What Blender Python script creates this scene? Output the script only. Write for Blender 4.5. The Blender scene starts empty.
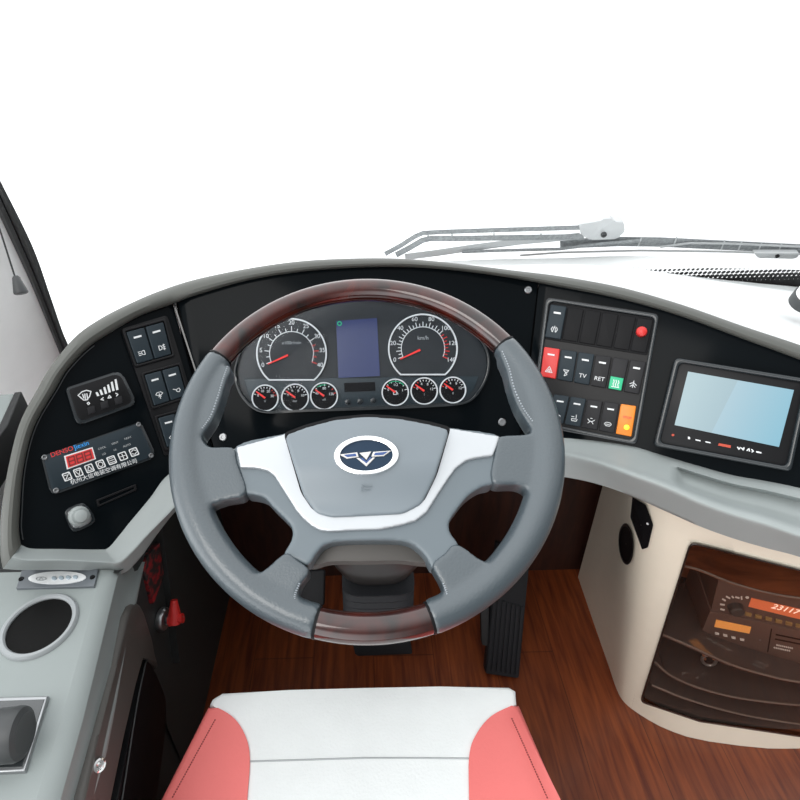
import bpy, bmesh, math, random
from mathutils import Vector, Matrix
from mathutils.bvhtree import BVHTree
random.seed(7)
SC = bpy.context.scene
COL = SC.collection
# ------------------------------------------------------------------ camera
CAM = Vector((0, 0, 1.25)); PITCH = math.radians(35); ROLL = math.radians(1.5)
FPX = 531.0; PPX = 367.0; PPY = 400.0
FWD = Vector((0, math.cos(PITCH), -math.sin(PITCH)))
_u0 = Vector((0, math.sin(PITCH), math.cos(PITCH))); _x0 = Vector((1, 0, 0))
RGT = math.cos(ROLL) * _x0 - math.sin(ROLL) * _u0
UPV = math.sin(ROLL) * _x0 + math.cos(ROLL) * _u0
cd = bpy.data.cameras.new('camera'); cam = bpy.data.objects.new('camera', cd); COL.objects.link(cam)
cd.sensor_width = 36; cd.sensor_fit = 'HORIZONTAL'; cd.lens = FPX / 800 * 36
cd.shift_x = (400 - PPX) / 800.0; cd.shift_y = 0; cd.clip_start = 0.02
m = Matrix.Identity(4)
for i in range(3):
    m[i][0] = RGT[i]; m[i][1] = UPV[i]; m[i][2] = -FWD[i]; m[i][3] = CAM[i]
cam.matrix_world = m
SC.camera = cam
# ------------------------------------------------------------------ light
W_FRONT, W_REAR = 2.1, 0.25
world = bpy.data.worlds.new('daylight'); SC.world = world; world.use_nodes = True
nt = world.node_tree; nt.nodes.clear()
tc = nt.nodes.new('ShaderNodeTexCoord'); sx = nt.nodes.new('ShaderNodeSeparateXYZ')
nt.links.new(tc.outputs['Generated'], sx.inputs[0])
a0 = nt.nodes.new('ShaderNodeMath'); a0.operation = 'MULTIPLY'; a0.inputs[1].default_value = -0.30
a1 = nt.nodes.new('ShaderNodeMath'); a1.operation = 'MULTIPLY_ADD'; a1.inputs[1].default_value = 0.55
a2 = nt.nodes.new('ShaderNodeMath'); a2.operation = 'MULTIPLY_ADD'; a2.inputs[1].default_value = 0.55
nt.links.new(sx.outputs['X'], a0.inputs[0]); nt.links.new(sx.outputs['Y'], a1.inputs[0]); nt.links.new(a0.outputs[0], a1.inputs[2])
nt.links.new(sx.outputs['Z'], a2.inputs[0]); nt.links.new(a1.outputs[0], a2.inputs[2])
mr = nt.nodes.new('ShaderNodeMapRange'); mr.interpolation_type = 'SMOOTHSTEP'
mr.inputs['From Min'].default_value = -0.50; mr.inputs['From Max'].default_value = 0.70
mr.inputs['To Min'].default_value = W_REAR; mr.inputs['To Max'].default_value = W_FRONT
nt.links.new(a2.outputs[0], mr.inputs['Value'])
def ramp(sock, f0, f1):
    n = nt.nodes.new('ShaderNodeMapRange'); n.interpolation_type = 'SMOOTHSTEP'; n.inputs['From Min'].default_value = f0; n.inputs['From Max'].default_value = f1
    if f0 > f1: n.inputs['From Min'].default_value = f1; n.inputs['From Max'].default_value = f0; n.inputs['To Min'].default_value = 1; n.inputs['To Max'].default_value = 0
    nt.links.new(sx.outputs[sock], n.inputs['Value']); return n.outputs[0]
def mul(a, b):
    n = nt.nodes.new('ShaderNodeMath'); n.operation = 'MULTIPLY'; nt.links.new(a, n.inputs[0])
    if isinstance(b, float): n.inputs[1].default_value = b
    else: nt.links.new(b, n.inputs[1])
    return n.outputs[0]
W_SIDE = 2.5          # daylight through the side windows behind the driver
band = mul(mul(mul(ramp('Z', .45, .1), ramp('Y', .35, -.35)), ramp('X', .4, -.3)), W_SIDE)
ad = nt.nodes.new('ShaderNodeMath'); nt.links.new(mr.outputs[0], ad.inputs[0]); nt.links.new(band, ad.inputs[1])
bgn = nt.nodes.new('ShaderNodeBackground'); bgn.inputs['Color'].default_value = (0.965, 0.988, 1.0, 1)
nt.links.new(ad.outputs[0], bgn.inputs['Strength'])
wo = nt.nodes.new('ShaderNodeOutputWorld'); nt.links.new(bgn.outputs[0], wo.inputs[0])
ld = bpy.data.lights.new('cabinet_fill_light', 'AREA'); ld.shape = 'RECTANGLE'; ld.size = 1.2; ld.size_y = 0.8
ld.energy = 15; ld.color = (1.0, 0.97, 0.93)  # unseen area light, added above the driver to brighten the ivory cabinet
lo = bpy.data.objects.new('cabinet_fill_light', ld); COL.objects.link(lo); lo.location = (-0.8, -0.7, 2.2)
lo.rotation_euler = Vector((1.2, 1.3, -1.8)).to_track_quat('-Z', 'Y').to_euler()
vs = SC.view_settings; vs.view_transform = 'Standard'; vs.look = 'None'; vs.exposure = 0.0; vs.gamma = 1.0; vs.use_curve_mapping = False
# ------------------------------------------------------------------ projection helpers
def ray(px, py): return FWD + (px - PPX) / FPX * RGT - (py - PPY) / FPX * UPV
def P(px, py, d): return CAM + ray(px, py) * d
class Pl:
    def __init__(s, o, n, up=Vector((0, 0.3, 1))):
        s.o = Vector(o); s.n = Vector(n).normalized()
        s.u = up.cross(s.n).normalized(); s.v = s.n.cross(s.u).normalized()
    def hit(s, px, py, w=0.0):
        r = ray(px, py); return CAM + r * (((s.o + s.n * w - CAM).dot(s.n)) / r.dot(s.n))
    def uv(s, p): d = p - s.o; return (d.dot(s.u), d.dot(s.v))
    def at(s, u, v, w=0.0): return s.o + s.u * u + s.v * v + s.n * w
def plane3(a, b, c, up=Vector((0, 0.3, 1))):
    n = (b - a).cross(c - a)
    if n.dot(CAM - a) < 0: n = -n
    return Pl((a + b + c) / 3, n, up)
def cr(pts, n=8, closed=False):
    out = []; N = len(pts); pts = [Vector(p) for p in pts]
    for i in range(N if closed else N - 1):
        p1, p2 = pts[i], pts[(i + 1) % N]
        p0 = pts[i - 1] if (closed or i > 0) else p1 * 2 - p2
        p3 = pts[(i + 2) % N] if (closed or i + 2 < N) else p2 * 2 - p1
        for k in range(n):
            t = k / n
            out.append(0.5 * ((2 * p1) + (p2 - p0) * t + (2 * p0 - 5 * p1 + 4 * p2 - p3) * t * t + (3 * p1 - p0 - 3 * p2 + p3) * t ** 3))
    if not closed: out.append(pts[-1])
    return out
def rnd(poly, r, n=5):
    out = []; N = len(poly); pp = [Vector(p) for p in poly]
    for i in range(N):
        rr = r[i] if isinstance(r, (list, tuple)) else r
        a, b, c = pp[i - 1], pp[i], pp[(i + 1) % N]
        d1 = a - b; d2 = c - b; k = min(rr, d1.length * .45, d2.length * .45)
        if k <= 1e-9: out.append(b); continue
        s = b + d1.normalized() * k; e = b + d2.normalized() * k
        for j in range(n + 1):
            t = j / n; out.append(s * (1 - t) ** 2 + b * 2 * t * (1 - t) + e * t * t)
    return out
def ell(cx, cy, a, b, rot=0, n=32, t0=0, t1=360):
    o = []; c, s = math.cos(math.radians(rot)), math.sin(math.radians(rot))
    full = abs(t1 - t0) >= 360
    for i in range(n if full else n + 1):
        t = math.radians(t0 + (t1 - t0) * i / n); x, y = a * math.cos(t), b * math.sin(t)
        o.append((cx + x * c - y * s, cy + x * s + y * c))
    return o
def lerp(a, b, t): return (a[0] + (b[0] - a[0]) * t, a[1] + (b[1] - a[1]) * t)
def Q(q, s, t):
    return lerp(lerp(q[0], q[1], s), lerp(q[3], q[2], s), t)      # TL TR BR BL
def subq(q, s0, t0, s1, t1): return [Q(q, s0, t0), Q(q, s1, t0), Q(q, s1, t1), Q(q, s0, t1)]
# ------------------------------------------------------------------ object helpers
OFF = {}
def place(o, parent, verts=None):
    COL.objects.link(o)
def mk(name, bm, mat, parent=None, sharp=35, loc=None, label=None):
    if bm.faces: bmesh.ops.recalc_face_normals(bm, faces=bm.faces)
    if parent is not None: L = OFF[parent.name]
    else:
        if loc is None:
            xs = [v.co for v in bm.verts]
            loc = Vector(((min(v.x for v in xs) + max(v.x for v in xs)) / 2, (min(v.y for v in xs) + max(v.y for v in xs)) / 2, min(v.z for v in xs)))
        L = Vector(loc)
    for v in bm.verts: v.co -= L
    me = bpy.data.meshes.new(name); bm.to_mesh(me); bm.free()
    for p in me.polygons: p.use_smooth = True
    me.set_sharp_from_angle(angle=math.radians(sharp))
    me.materials.append(mat)
    o = bpy.data.objects.new(name, me); COL.objects.link(o)
    OFF[o.name] = L
    if parent is None: o.location = L
    else: o.parent = parent
    if label: o['label'] = label
    return o
def tag(o, label, cat, group=None):
    o['label'] = label; o['category'] = cat
    if group: o['group'] = group
    return o
def thing(name, label, cat, loc, group=None):
    o = bpy.data.objects.new(name, None); COL.objects.link(o); o.location = loc; o.empty_display_size = .05
    OFF[o.name] = Vector(loc); return tag(o, label, cat, group)
def struct(o): o['kind'] = 'structure'; return o
def prism(pl, poly, w0, w1, bev=0.0, seg=3, bm=None, px=True, hw=None):
    """poly (pixels on the plane, or plane coordinates) extruded from w0 to w1; top edge bevelled"""
    bm = bm or bmesh.new()
    uv = [pl.uv(pl.hit(p[0], p[1], w1 if hw is None else hw)) for p in poly] if px else [(p[0], p[1]) for p in poly]
    t = [bm.verts.new(pl.at(u, v, w1)) for u, v in uv]; b = [bm.verts.new(pl.at(u, v, w0)) for u, v in uv]
    n = len(t); ft = bm.faces.new(t); bm.faces.new(b[::-1])
    for i in range(n): bm.faces.new((t[i], b[i], b[(i + 1) % n], t[(i + 1) % n]))
    if bev > 0:
        bmesh.ops.bevel(bm, geom=list(ft.edges), offset=bev, segments=seg, profile=.5, affect='EDGES', clamp_overlap=True)
    return bm
def ringp(pl, outer, inner, w0, w1, bm=None, bev=0.0, hw=None, seg=2):
    bm = bm or bmesh.new(); n = len(outer); assert n == len(inner)
    h = w1 if hw is None else hw
    f = lambda p, w: pl.at(*pl.uv(pl.hit(p[0], p[1], h)), w)
    ot = [bm.verts.new(f(p, w1)) for p in outer]; it = [bm.verts.new(f(p, w1)) for p in inner]
    ob = [bm.verts.new(f(p, w0)) for p in outer]; ib = [bm.verts.new(f(p, w0)) for p in inner]
    E = []
    for i in range(n):
        j = (i + 1) % n
        bm.faces.new((ot[i], ot[j], it[j], it[i])); bm.faces.new((ob[j], ob[i], ib[i], ib[j]))
        bm.faces.new((ot[j], ot[i], ob[i], ob[j])); bm.faces.new((it[i], it[j], ib[j], ib[i]))
        E.append((ot[i], ot[j])); E.append((it[i], it[j]))
    if bev > 0:
        es = [bm.edges.get(e) for e in E]
        bmesh.ops.bevel(bm, geom=[e for e in es if e], offset=bev, segments=seg, profile=.5, affect='EDGES', clamp_overlap=True)
    return bm
def grid(rows, bm=None, closed=False, flip=False):
    bm = bm or bmesh.new(); R = [[bm.verts.new(p) for p in r] for r in rows]
    for a, b in zip(R[:-1], R[1:]):
        n = len(a)
        for i in range(n if closed else n - 1):
            j = (i + 1) % n
            bm.faces.new((a[i], a[j], b[j], b[i]))
    return bm
def tube(path, rad, sec=10, closed=False, caps=True, bm=None):
    bm = bm or bmesh.new(); path = [Vector(p) for p in path]; N = len(path); rings = []
    prev = None
    for i, p in enumerate(path):
        if closed: t = path[(i + 1) % N] - path[i - 1]
        else: t = path[min(i + 1, N - 1)] - path[max(i - 1, 0)]
        t.normalize()
        a = prev if prev is not None else (Vector((0, 0, 1)) if abs(t.z) < .9 else Vector((1, 0, 0)))
        x = (a - t * a.dot(t)).normalized(); y = t.cross(x); prev = x
        r = rad[i] if isinstance(rad, (list, tuple)) else rad
        rings.append([bm.verts.new(p + (x * math.cos(k * 2 * math.pi / sec) + y * math.sin(k * 2 * math.pi / sec)) * r) for k in range(sec)])
    for i in range(N if closed else N - 1):
        a, b = rings[i], rings[(i + 1) % N]
        for k in range(sec): bm.faces.new((a[k], a[(k + 1) % sec], b[(k + 1) % sec], b[k]))
    if caps and not closed: bm.faces.new(rings[0][::-1]); bm.faces.new(rings[-1])
    return bm
def lathe(o, ax, prof, sec=32, xs=1.0, ref=None, bm=None):
    """profile [(radius, height along ax)] about o"""
    bm = bm or bmesh.new(); ax = Vector(ax).normalized()
    ref = ref or (Vector((1, 0, 0)) if abs(ax.x) < .9 else Vector((0, 1, 0)))
    x = (ref - ax * ref.dot(ax)).normalized(); y = ax.cross(x); R = []
    for r, h in prof:
        if r < 1e-6: R.append([bm.verts.new(o + ax * h)])
        else: R.append([bm.verts.new(o + ax * h + (x * math.cos(2 * math.pi * k / sec) * xs + y * math.sin(2 * math.pi * k / sec)) * r) for k in range(sec)])
    for a, b in zip(R[:-1], R[1:]):
        for k in range(sec):
            j = (k + 1) % sec
            if len(a) == 1 and len(b) == 1: continue
            if len(a) == 1: bm.faces.new((a[0], b[k], b[j]))
            elif len(b) == 1: bm.faces.new((a[k], b[0], a[j]))
            else: bm.faces.new((a[k], b[k], b[j], a[j]))
    if len(R[0]) > 1: bm.faces.new(R[0])
    if len(R[-1]) > 1: bm.faces.new(R[-1][::-1])
    return bm
def strokes(pl, lines, wpx, w, bm=None, th=.0005):
    """thin raised lines given as pixel polylines"""
    bm = bm or bmesh.new()
    for ln in lines:
        for a, b in zip(ln[:-1], ln[1:]):
            a = Vector(a); b = Vector(b); d = b - a
            if d.length < 1e-6: continue
            d.normalize(); n = Vector((-d.y, d.x)) * wpx / 2; e = d * wpx * .25
            prism(pl, [a - e + n, b + e + n, b + e - n, a - e - n], w - .0003, w + th, bm=bm)
    return bm
def text(s, pl, c, h, w, mat, parent, name='lettering', d=(1, 0), align='CENTER', th=.0003):
    """s standing on the plane around pixel c, h pixels tall, running along pixel direction d"""
    cu = bpy.data.curves.new('t', 'FONT'); cu.body = s; cu.align_x = align; cu.align_y = 'CENTER'; cu.extrude = th; cu.size = 1.0
    to = bpy.data.objects.new('t', cu); COL.objects.link(to)
    dg = bpy.context.evaluated_depsgraph_get(); me = bpy.data.meshes.new_from_object(to.evaluated_get(dg))
    bpy.data.objects.remove(to); bpy.data.curves.remove(cu)
    o = pl.hit(c[0], c[1], w); e = pl.hit(c[0] + d[0], c[1] + d[1], w); x = (e - o).normalized(); y = pl.n.cross(x)
    sc = (e - o).length / math.hypot(*d) * h / 0.72
    M = Matrix.Identity(4)
    for i in range(3): M[i][0] = x[i] * sc; M[i][1] = y[i] * sc; M[i][2] = pl.n[i]; M[i][3] = o[i]
    me.transform(M); bm = bmesh.new(); bm.from_mesh(me); bpy.data.meshes.remove(me)
    if not bm.verts: return None
    return mk(name, bm, mat, parent)
def disc(pl, c, r, w0, w1, bev=0, n=28, bm=None):
    o = pl.hit(c[0], c[1], w1); rr = r
    u, v = pl.uv(o)
    return prism(pl, [(u + rr * math.cos(2 * math.pi * i / n), v + rr * math.sin(2 * math.pi * i / n)) for i in range(n)], w0, w1, bev, bm=bm, px=False)
# ------------------------------------------------------------------ materials
MATS = {}
def mat(name, col, rough=.5, metal=0., coat=0., noise=None, bump=None, emit=0., alpha=1., spec=.5, ecol=None):
    if name in MATS: return MATS[name]
    M = bpy.data.materials.new(name); M.use_nodes = True; t = M.node_tree; b = t.nodes['Principled BSDF']
    b.inputs['Base Color'].default_value = (*col, 1); b.inputs['Roughness'].default_value = rough; b.inputs['Metallic'].default_value = metal
    b.inputs['Coat Weight'].default_value = coat; b.inputs['Coat Roughness'].default_value = .06; b.inputs['Specular IOR Level'].default_value = spec
    tcn = t.nodes.new('ShaderNodeTexCoord')
    nz = t.nodes.new('ShaderNodeTexNoise'); nz.inputs['Scale'].default_value = noise[0] if noise else 25; nz.inputs['Detail'].default_value = 4
    t.links.new(tcn.outputs['Object'], nz.inputs['Vector'])
    amt = noise[1] if noise else .04
    mx = t.nodes.new('ShaderNodeMix'); mx.data_type = 'RGBA'
    mx.inputs['A'].default_value = (*[c * (1 - amt) for c in col], 1); mx.inputs['B'].default_value = (*[min(1, c * (1 + amt)) for c in col], 1)
    t.links.new(nz.outputs['Fac'], mx.inputs['Factor']); t.links.new(mx.outputs['Result'], b.inputs['Base Color'])
    if bump:
        n2 = t.nodes.new('ShaderNodeTexNoise'); n2.inputs['Scale'].default_value = bump[0]; n2.inputs['Detail'].default_value = 2
        bp = t.nodes.new('ShaderNodeBump'); bp.inputs['Strength'].default_value = bump[1]; bp.inputs['Distance'].default_value = .002
        t.links.new(tcn.outputs['Object'], n2.inputs['Vector']); t.links.new(n2.outputs['Fac'], bp.inputs['Height']); t.links.new(bp.outputs['Normal'], b.inputs['Normal'])
    if emit:
        b.inputs['Emission Color'].default_value = (*(ecol or col), 1); b.inputs['Emission Strength'].default_value = emit
    MATS[name] = M; return M
def wood(name, dark, light, scale, stretch, rough, coat, ramp=(.35, .7), axis=None, planks=None):
    M = bpy.data.materials.new(name); M.use_nodes = True; t = M.node_tree; b = t.nodes['Principled BSDF']
    tcn = t.nodes.new('ShaderNodeTexCoord'); mp = t.nodes.new('ShaderNodeMapping'); mp.inputs['Scale'].default_value = stretch
    nz = t.nodes.new('ShaderNodeTexNoise'); nz.inputs['Scale'].default_value = scale; nz.inputs['Detail'].default_value = 8; nz.inputs['Distortion'].default_value = .6
    rp = t.nodes.new('ShaderNodeValToRGB'); rp.color_ramp.elements[0].position = ramp[0]; rp.color_ramp.elements[1].position = ramp[1]
    rp.color_ramp.elements[0].color = (*dark, 1); rp.color_ramp.elements[1].color = (*light, 1)
    t.links.new(tcn.outputs['Object'], mp.inputs[0]); t.links.new(mp.outputs[0], nz.inputs['Vector']); t.links.new(nz.outputs['Fac'], rp.inputs[0])
    out = rp.outputs[0]
    if planks:
        br = t.nodes.new('ShaderNodeTexBrick'); br.inputs['Scale'].default_value = 1; br.inputs['Brick Width'].default_value = planks[0]; br.inputs['Row Height'].default_value = planks[1]
        br.inputs['Mortar Size'].default_value = .0012; br.inputs['Color1'].default_value = (1, 1, 1, 1); br.inputs['Color2'].default_value = (.78, .76, .74, 1); br.inputs['Mortar'].default_value = (.45, .42, .4, 1)
        m2 = t.nodes.new('ShaderNodeMapping'); m2.inputs['Rotation'].default_value = (0, 0, math.radians(90)); t.links.new(tcn.outputs['Object'], m2.inputs[0]); t.links.new(m2.outputs[0], br.inputs['Vector'])
        mm = t.nodes.new('ShaderNodeMix'); mm.data_type = 'RGBA'; mm.blend_type = 'MULTIPLY'; mm.inputs['Factor'].default_value = 1
        t.links.new(out, mm.inputs['A']); t.links.new(br.outputs['Color'], mm.inputs['B']); out = mm.outputs['Result']
    t.links.new(out, b.inputs['Base Color']); b.inputs['Roughness'].default_value = rough; b.inputs['Coat Weight'].default_value = coat; b.inputs['Coat Roughness'].default_value = .05
    return M
def glassmat(name, tint, fac, rough=.03, body=None):
    M = bpy.data.materials.new(name); M.use_nodes = True; t = M.node_tree; t.nodes.clear()
    tr = t.nodes.new('ShaderNodeBsdfTransparent'); tr.inputs[0].default_value = (*tint, 1)
    gl = t.nodes.new('ShaderNodeBsdfGlossy'); gl.inputs['Roughness'].default_value = rough
    fr = t.nodes.new('ShaderNodeFresnel'); fr.inputs[0].default_value = 1.45
    ml = t.nodes.new('ShaderNodeMath'); ml.operation = 'MULTIPLY'; t.links.new(fr.outputs[0], ml.inputs[0])
    ge = t.nodes.new('ShaderNodeNewGeometry'); iv = t.nodes.new('ShaderNodeMath'); iv.operation = 'MULTIPLY_ADD'; iv.inputs[1].default_value = -fac; iv.inputs[2].default_value = fac
    t.links.new(ge.outputs['Backfacing'], iv.inputs[0]); t.links.new(iv.outputs[0], ml.inputs[1])
    ms = t.nodes.new('ShaderNodeMixShader'); t.links.new(ml.outputs[0], ms.inputs[0]); t.links.new(tr.outputs[0], ms.inputs[1]); t.links.new(gl.outputs[0], ms.inputs[2])
    o = t.nodes.new('ShaderNodeOutputMaterial'); t.links.new(ms.outputs[0], o.inputs[0]); return M
G = dict(
    ledge=mat('brightened_ledge_grey', (.30, .33, .328), .42, bump=(900, .04)),  # trim grey lightened, painting in the light on the ledge top
    trim=mat('grey_trim_plastic', (.245, .275, .272), .5, bump=(900, .06)),
    taupe=mat('taupe_plastic', (.075, .069, .063), .5, bump=(900, .05)),
    dashtop=mat('daylit_dash_vinyl', (.72, .74, .74), .6),  # lifted albedo: glare of daylight on the dash top is in the colour
    black=mat('gloss_black', (.0035, .005, .0062), .1, spec=.05),
    blackm=mat('matt_black', (.007, .007, .008), .5, spec=.15), hood=mat('hood_vinyl', (.080, .083, .075), .55, bump=(900, .05)),
    switch=mat('slate_switch_plastic', (.017, .027, .035), .45, spec=.25),
    switchb=mat('charcoal_switch_plastic', (.014, .014, .016), .45, spec=.25),
    bezel=mat('dark_bezel', (.009, .009, .010), .35, spec=.2),
    edge=mat('bezel_edge_gloss', (.012, .016, .019), .2, spec=.6), dscrew=mat('dull_screw_steel', (.16, .165, .17), .35, metal=.8),
    white=mat('white_print', (.72, .74, .75), .5),
    grey=mat('grey_print', (.38, .40, .41), .5),
    red=mat('red_plastic', (.62, .028, .025), .35),
    orange=mat('orange_plastic', (.78, .22, .010), .35),
    green=mat('green_lens', (.01, .42, .20), .35, emit=.1),
    leather=mat('grey_leather', (.052, .068, .079), .34, spec=.75, coat=.25, bump=(420, .22)),
    hub=mat('hub_plastic', (.115, .142, .160), .38, spec=.6, bump=(1200, .05)),
    pad=mat('pad_plastic', (.165, .195, .218), .36, spec=.6, bump=(1500, .06)),
    silver=mat('satin_silver', (.50, .52, .54), .32, metal=.5),
    chrome=mat('chrome', (.9, .9, .9), .07, metal=1.),
    steel=mat('brushed_steel', (.38, .39, .40), .3, metal=.9),
    ivory=mat('ivory_fibreglass', (.90, .82, .68), .38),
    whitev=mat('white_vinyl', (.75, .775, .775), .55, bump=(260, .25)),
    redv=mat('coral_red_vinyl', (.74, .16, .15), .5, bump=(260, .2)),
    rubber=mat('black_rubber', (.018, .019, .020), .6),
    dgrey=mat('dark_grey_plastic', (.045, .048, .050), .5),
    pillar=mat('white_pillar_trim', (.90, .90, .90), .55),
    pedal=mat('pedal_rubber', (.017, .018, .021), .6, spec=.3),
    kick=mat('dark_kick_panel', (.026, .030, .030), .6),
)
G['rimwood'] = wood('burl_wood', (.007, .002, .0015), (.066, .0075, .004), 26, (1, 1, 1), .15, .65)
G['floor'] = wood('reddish_wood_floor', (.115, .018, .0045), (.33, .078, .018), 9, (9, .7, 1), .45, .12, (.3, .75), planks=(1.4, .145))
G['boxwood'] = wood('brown_wood_lining', (.12, .04, .018), (.34, .12, .055), 8, (1, 6, 2), .4, .2)
G['glass'] = glassmat('clear_glass', (1, 1, 1), .25)
G['smoke'] = glassmat('smoked_acrylic', (.94, .88, .84), 1.0, .04)
G['lens'] = glassmat('clear_lens', (.96, .97, .98), .08, .02)
# ------------------------------------------------------------------ the planes of the cab
PC = Pl(CAM + FWD * .86, -FWD, UPV)
s1, s2 = PC.hit(172, 300), PC.hit(210, 440)
PL = plane3(s1, s2, P(20, 545, .68), UPV)
s3, s4 = PC.hit(538, 290), PC.hit(522, 440)
PR = plane3(s3, s4, P(735, 408, .74), UPV)
def seamx(a, b, y): return a[0] + (b[0] - a[0]) * (y - a[1]) / (b[1] - a[1])
def SPL(px, py):
    if px < seamx((172, 300), (210, 440), py): return PL
    if px > seamx((538, 290), (522, 440), py): return PR
    return PC
def SP(p, w=0): return SPL(p[0], p[1]).hit(p[0], p[1], w)
Z = lambda z: Pl(Vector((0, 0, CAM.z + z)), Vector((0, 0, 1)), Vector((0, 1, 0)))
FLOOR = Z(-1.25); PCON = Z(-.60); PSEAT = Z(-.82)
PWS = Pl(CAM + Vector((0, 1.12, -.42)), Vector((0, -.94, -.34)))

# ================================================================== STRUCTURE
bm = bmesh.new()
for x0, x1, y0, y1 in ((-1.0, 1.6, -.9, .96),):
    vs_ = [bm.verts.new((x, y, z)) for z in (-.03, 0) for x, y in ((x0, y0), (x1, y0), (x1, y1), (x0, y1))]
    for f in ((3, 2, 1, 0), (4, 5, 6, 7), (0, 1, 5, 4), (1, 2, 6, 5), (2, 3, 7, 6), (3, 0, 4, 7)): bm.faces.new([vs_[i] for i in f])
struct(mk('floor', bm, G['floor'], loc=(0, 0, 0)))
bm = grid([[(-.60, .935, 0), (1.6, .935, 0)], [(-.60, .955, .30), (1.6, .955, .30)], [(-.60, 1.02, .66), (1.6, 1.02, .66)], [(-.60, 1.06, .66), (1.6, 1.06, .66)], [(-.60, 1.0, 0), (1.6, 1.0, 0)]])
G['darkwood'] = wood('dark_firewall_lining', (.02, .005, .003), (.05, .014, .007), 8, (6, 1, 1), .5, .1)
struct(mk('wall_front', bm, G['darkwood'], loc=(0, 1, 0)))
# left wall: pale lower side panel and the pillar beside the windscreen
bm = grid([[Vector((-.64, y, z)) for y in (-.9, -.3, .3, .62, .86)] for z in (0, .4, .66)])
for f in list(bm.faces): pass
struct(mk('wall_left', bm, G['pillar'], loc=(-.64, 0, 0)))
sealR = cr([(-8, 163), (0, 180), (32, 245), (50, 295), (62, 330), (70, 349), (89, 395), (114, 450)], 6)
sealL = cr([(-8, 200), (0, 217), (27, 275), (45, 318), (59, 352), (66, 370), (85, 415), (110, 470)], 6)
sealM = cr([(-8, 178), (0, 195), (30, 263), (47, 306), (61, 342), (68, 360), (87, 405), (112, 460)], 6)
bm = bmesh.new(); rows = []
for a, c, b in zip(sealR, sealM, sealL):
    c1 = lerp(c, b, .12); c0 = lerp(c, a, .1)
    rows.append([PWS.hit(*a, -.01), PWS.hit(*a, .012), PWS.hit(*lerp(a, c, .5), .018), PWS.hit(*c0, .014), PWS.hit(*c, .010), PWS.hit(*c1, .014), PWS.hit(*lerp(c, b, .6), .018), PWS.hit(*b, .008), PWS.hit(*b, -.01)])
struct(mk('trim_1', grid(rows), G['rubber']))
bm = bmesh.new(); rows = []
for b in sealL:
    p = PWS.hit(*b, .004); rows.append([p, p + Vector((-.04, -.09, -.0)), p + Vector((-.06, -.20, -.005)), p + Vector((-.07, -.33, -.01)), p + Vector((-.07, -.60, -.02))])
struct(mk('trim_2', grid(rows), G['pillar']))
# driver's side window ledge at the far left edge
PSL = Z(-.49)
t = thing('side_window_ledge', 'grey ledge with black edging below the side window at left edge', 'ledge', PSL.hit(2, 410))
mk('ledge_top', prism(PSL, [(-40, 397), (14, 393), (2, 424), (-45, 460)], -.05, 0, .004), G['trim'], t)
mk('edging', prism(PSL, [(14, 392), (21, 391), (8, 424), (-34, 482), (-45, 460), (2, 424)], -.055, .003, .003), G['rubber'], t, label='black edging strip')
# windscreen
bm = prism(PWS, [PWS.uv(Vector((-.67, 1, 0)))[0:1] + (-.16,), (1.45, -.16), (1.45, 1.1), (-.70, 1.1)], -.006, 0, px=False)
struct(mk('window_1', bm, G['glass']))
# dotted black border at the foot of the windscreen
fm = bpy.data.materials.new('dotted_black_border'); fm.use_nodes = True; t_ = fm.node_tree; b_ = t_.nodes['Principled BSDF']
b_.inputs['Base Color'].default_value = (.015, .015, .016, 1); b_.inputs['Roughness'].default_value = .4
uvn = t_.nodes.new('ShaderNodeTexCoord'); mp_ = t_.nodes.new('ShaderNodeMapping'); mp_.inputs['Scale'].default_value = (95, 95, 95); mp_.inputs['Rotation'].default_value = (0, 0, 0)
ck = t_.nodes.new('ShaderNodeTexVoronoi'); ck.inputs['Scale'].default_value = 1; ck.inputs['Randomness'].default_value = .0; ck.voronoi_dimensions = '2D'
t_.links.new(uvn.outputs['UV'], mp_.inputs[0]); t_.links.new(mp_.outputs[0], ck.inputs['Vector'])
sp_ = t_.nodes.new('ShaderNodeSeparateXYZ'); t_.links.new(uvn.outputs['UV'], sp_.inputs[0])
rs = t_.nodes.new('ShaderNodeMapRange'); rs.inputs['From Min'].default_value = 0.012; rs.inputs['From Max'].default_value = .07; rs.inputs['To Min'].default_value = .80; rs.inputs['To Max'].default_value = .25
t_.links.new(sp_.outputs['Y'], rs.inputs['Value'])
lt = t_.nodes.new('ShaderNodeMath'); lt.operation = 'LESS_THAN'; t_.links.new(ck.outputs['Distance'], lt.inputs[0]); t_.links.new(rs.outputs[0], lt.inputs[1])
t_.links.new(lt.outputs[0], b_.inputs['Alpha'])
topl = cr([(600, 265.5), (650, 264.5), (720, 264), (800, 265), (900, 268)], 12); botl = cr([(590, 266), (640, 269.5), (722, 281), (800, 290), (900, 302)], 12)
bm = grid([[PWS.hit(*p, .004) for p in topl], [PWS.hit(*p, .004) for p in botl]])
uvl = bm.loops.layers.uv.new('UVMap')
vb = PWS.uv(PWS.hit(800, 286))[1]
for f in bm.faces:
    for l in f.loops:
        u, v = PWS.uv(l.vert.co); l[uvl].uv = (u, v - vb)
struct(mk('trim_3', bm, fm))
# cowl behind the glass
bm = bmesh.new()
cowlA = cr([(430, 262), (500, 259), (560, 258), (620, 256), (700, 257), (800, 259), (900, 262)], 8)
cowlB = cr([(430, 270), (500, 268), (560, 270), (620, 268), (700, 268), (800, 270), (900, 274)], 8)
PZC = Z(-.425); bm = grid([[PZC.hit(*lerp(a, b, k)) + Vector((0, .0, .002 * math.sin(k * 3.1))) for a, b in zip(cowlA, cowlB)] for k in (0, .3, .6, 1)])
tag(mk('windscreen_cowl', bm, G['dashtop']), 'pale cowl strip outside the foot of the windscreen under the wipers', 'cowl')

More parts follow.
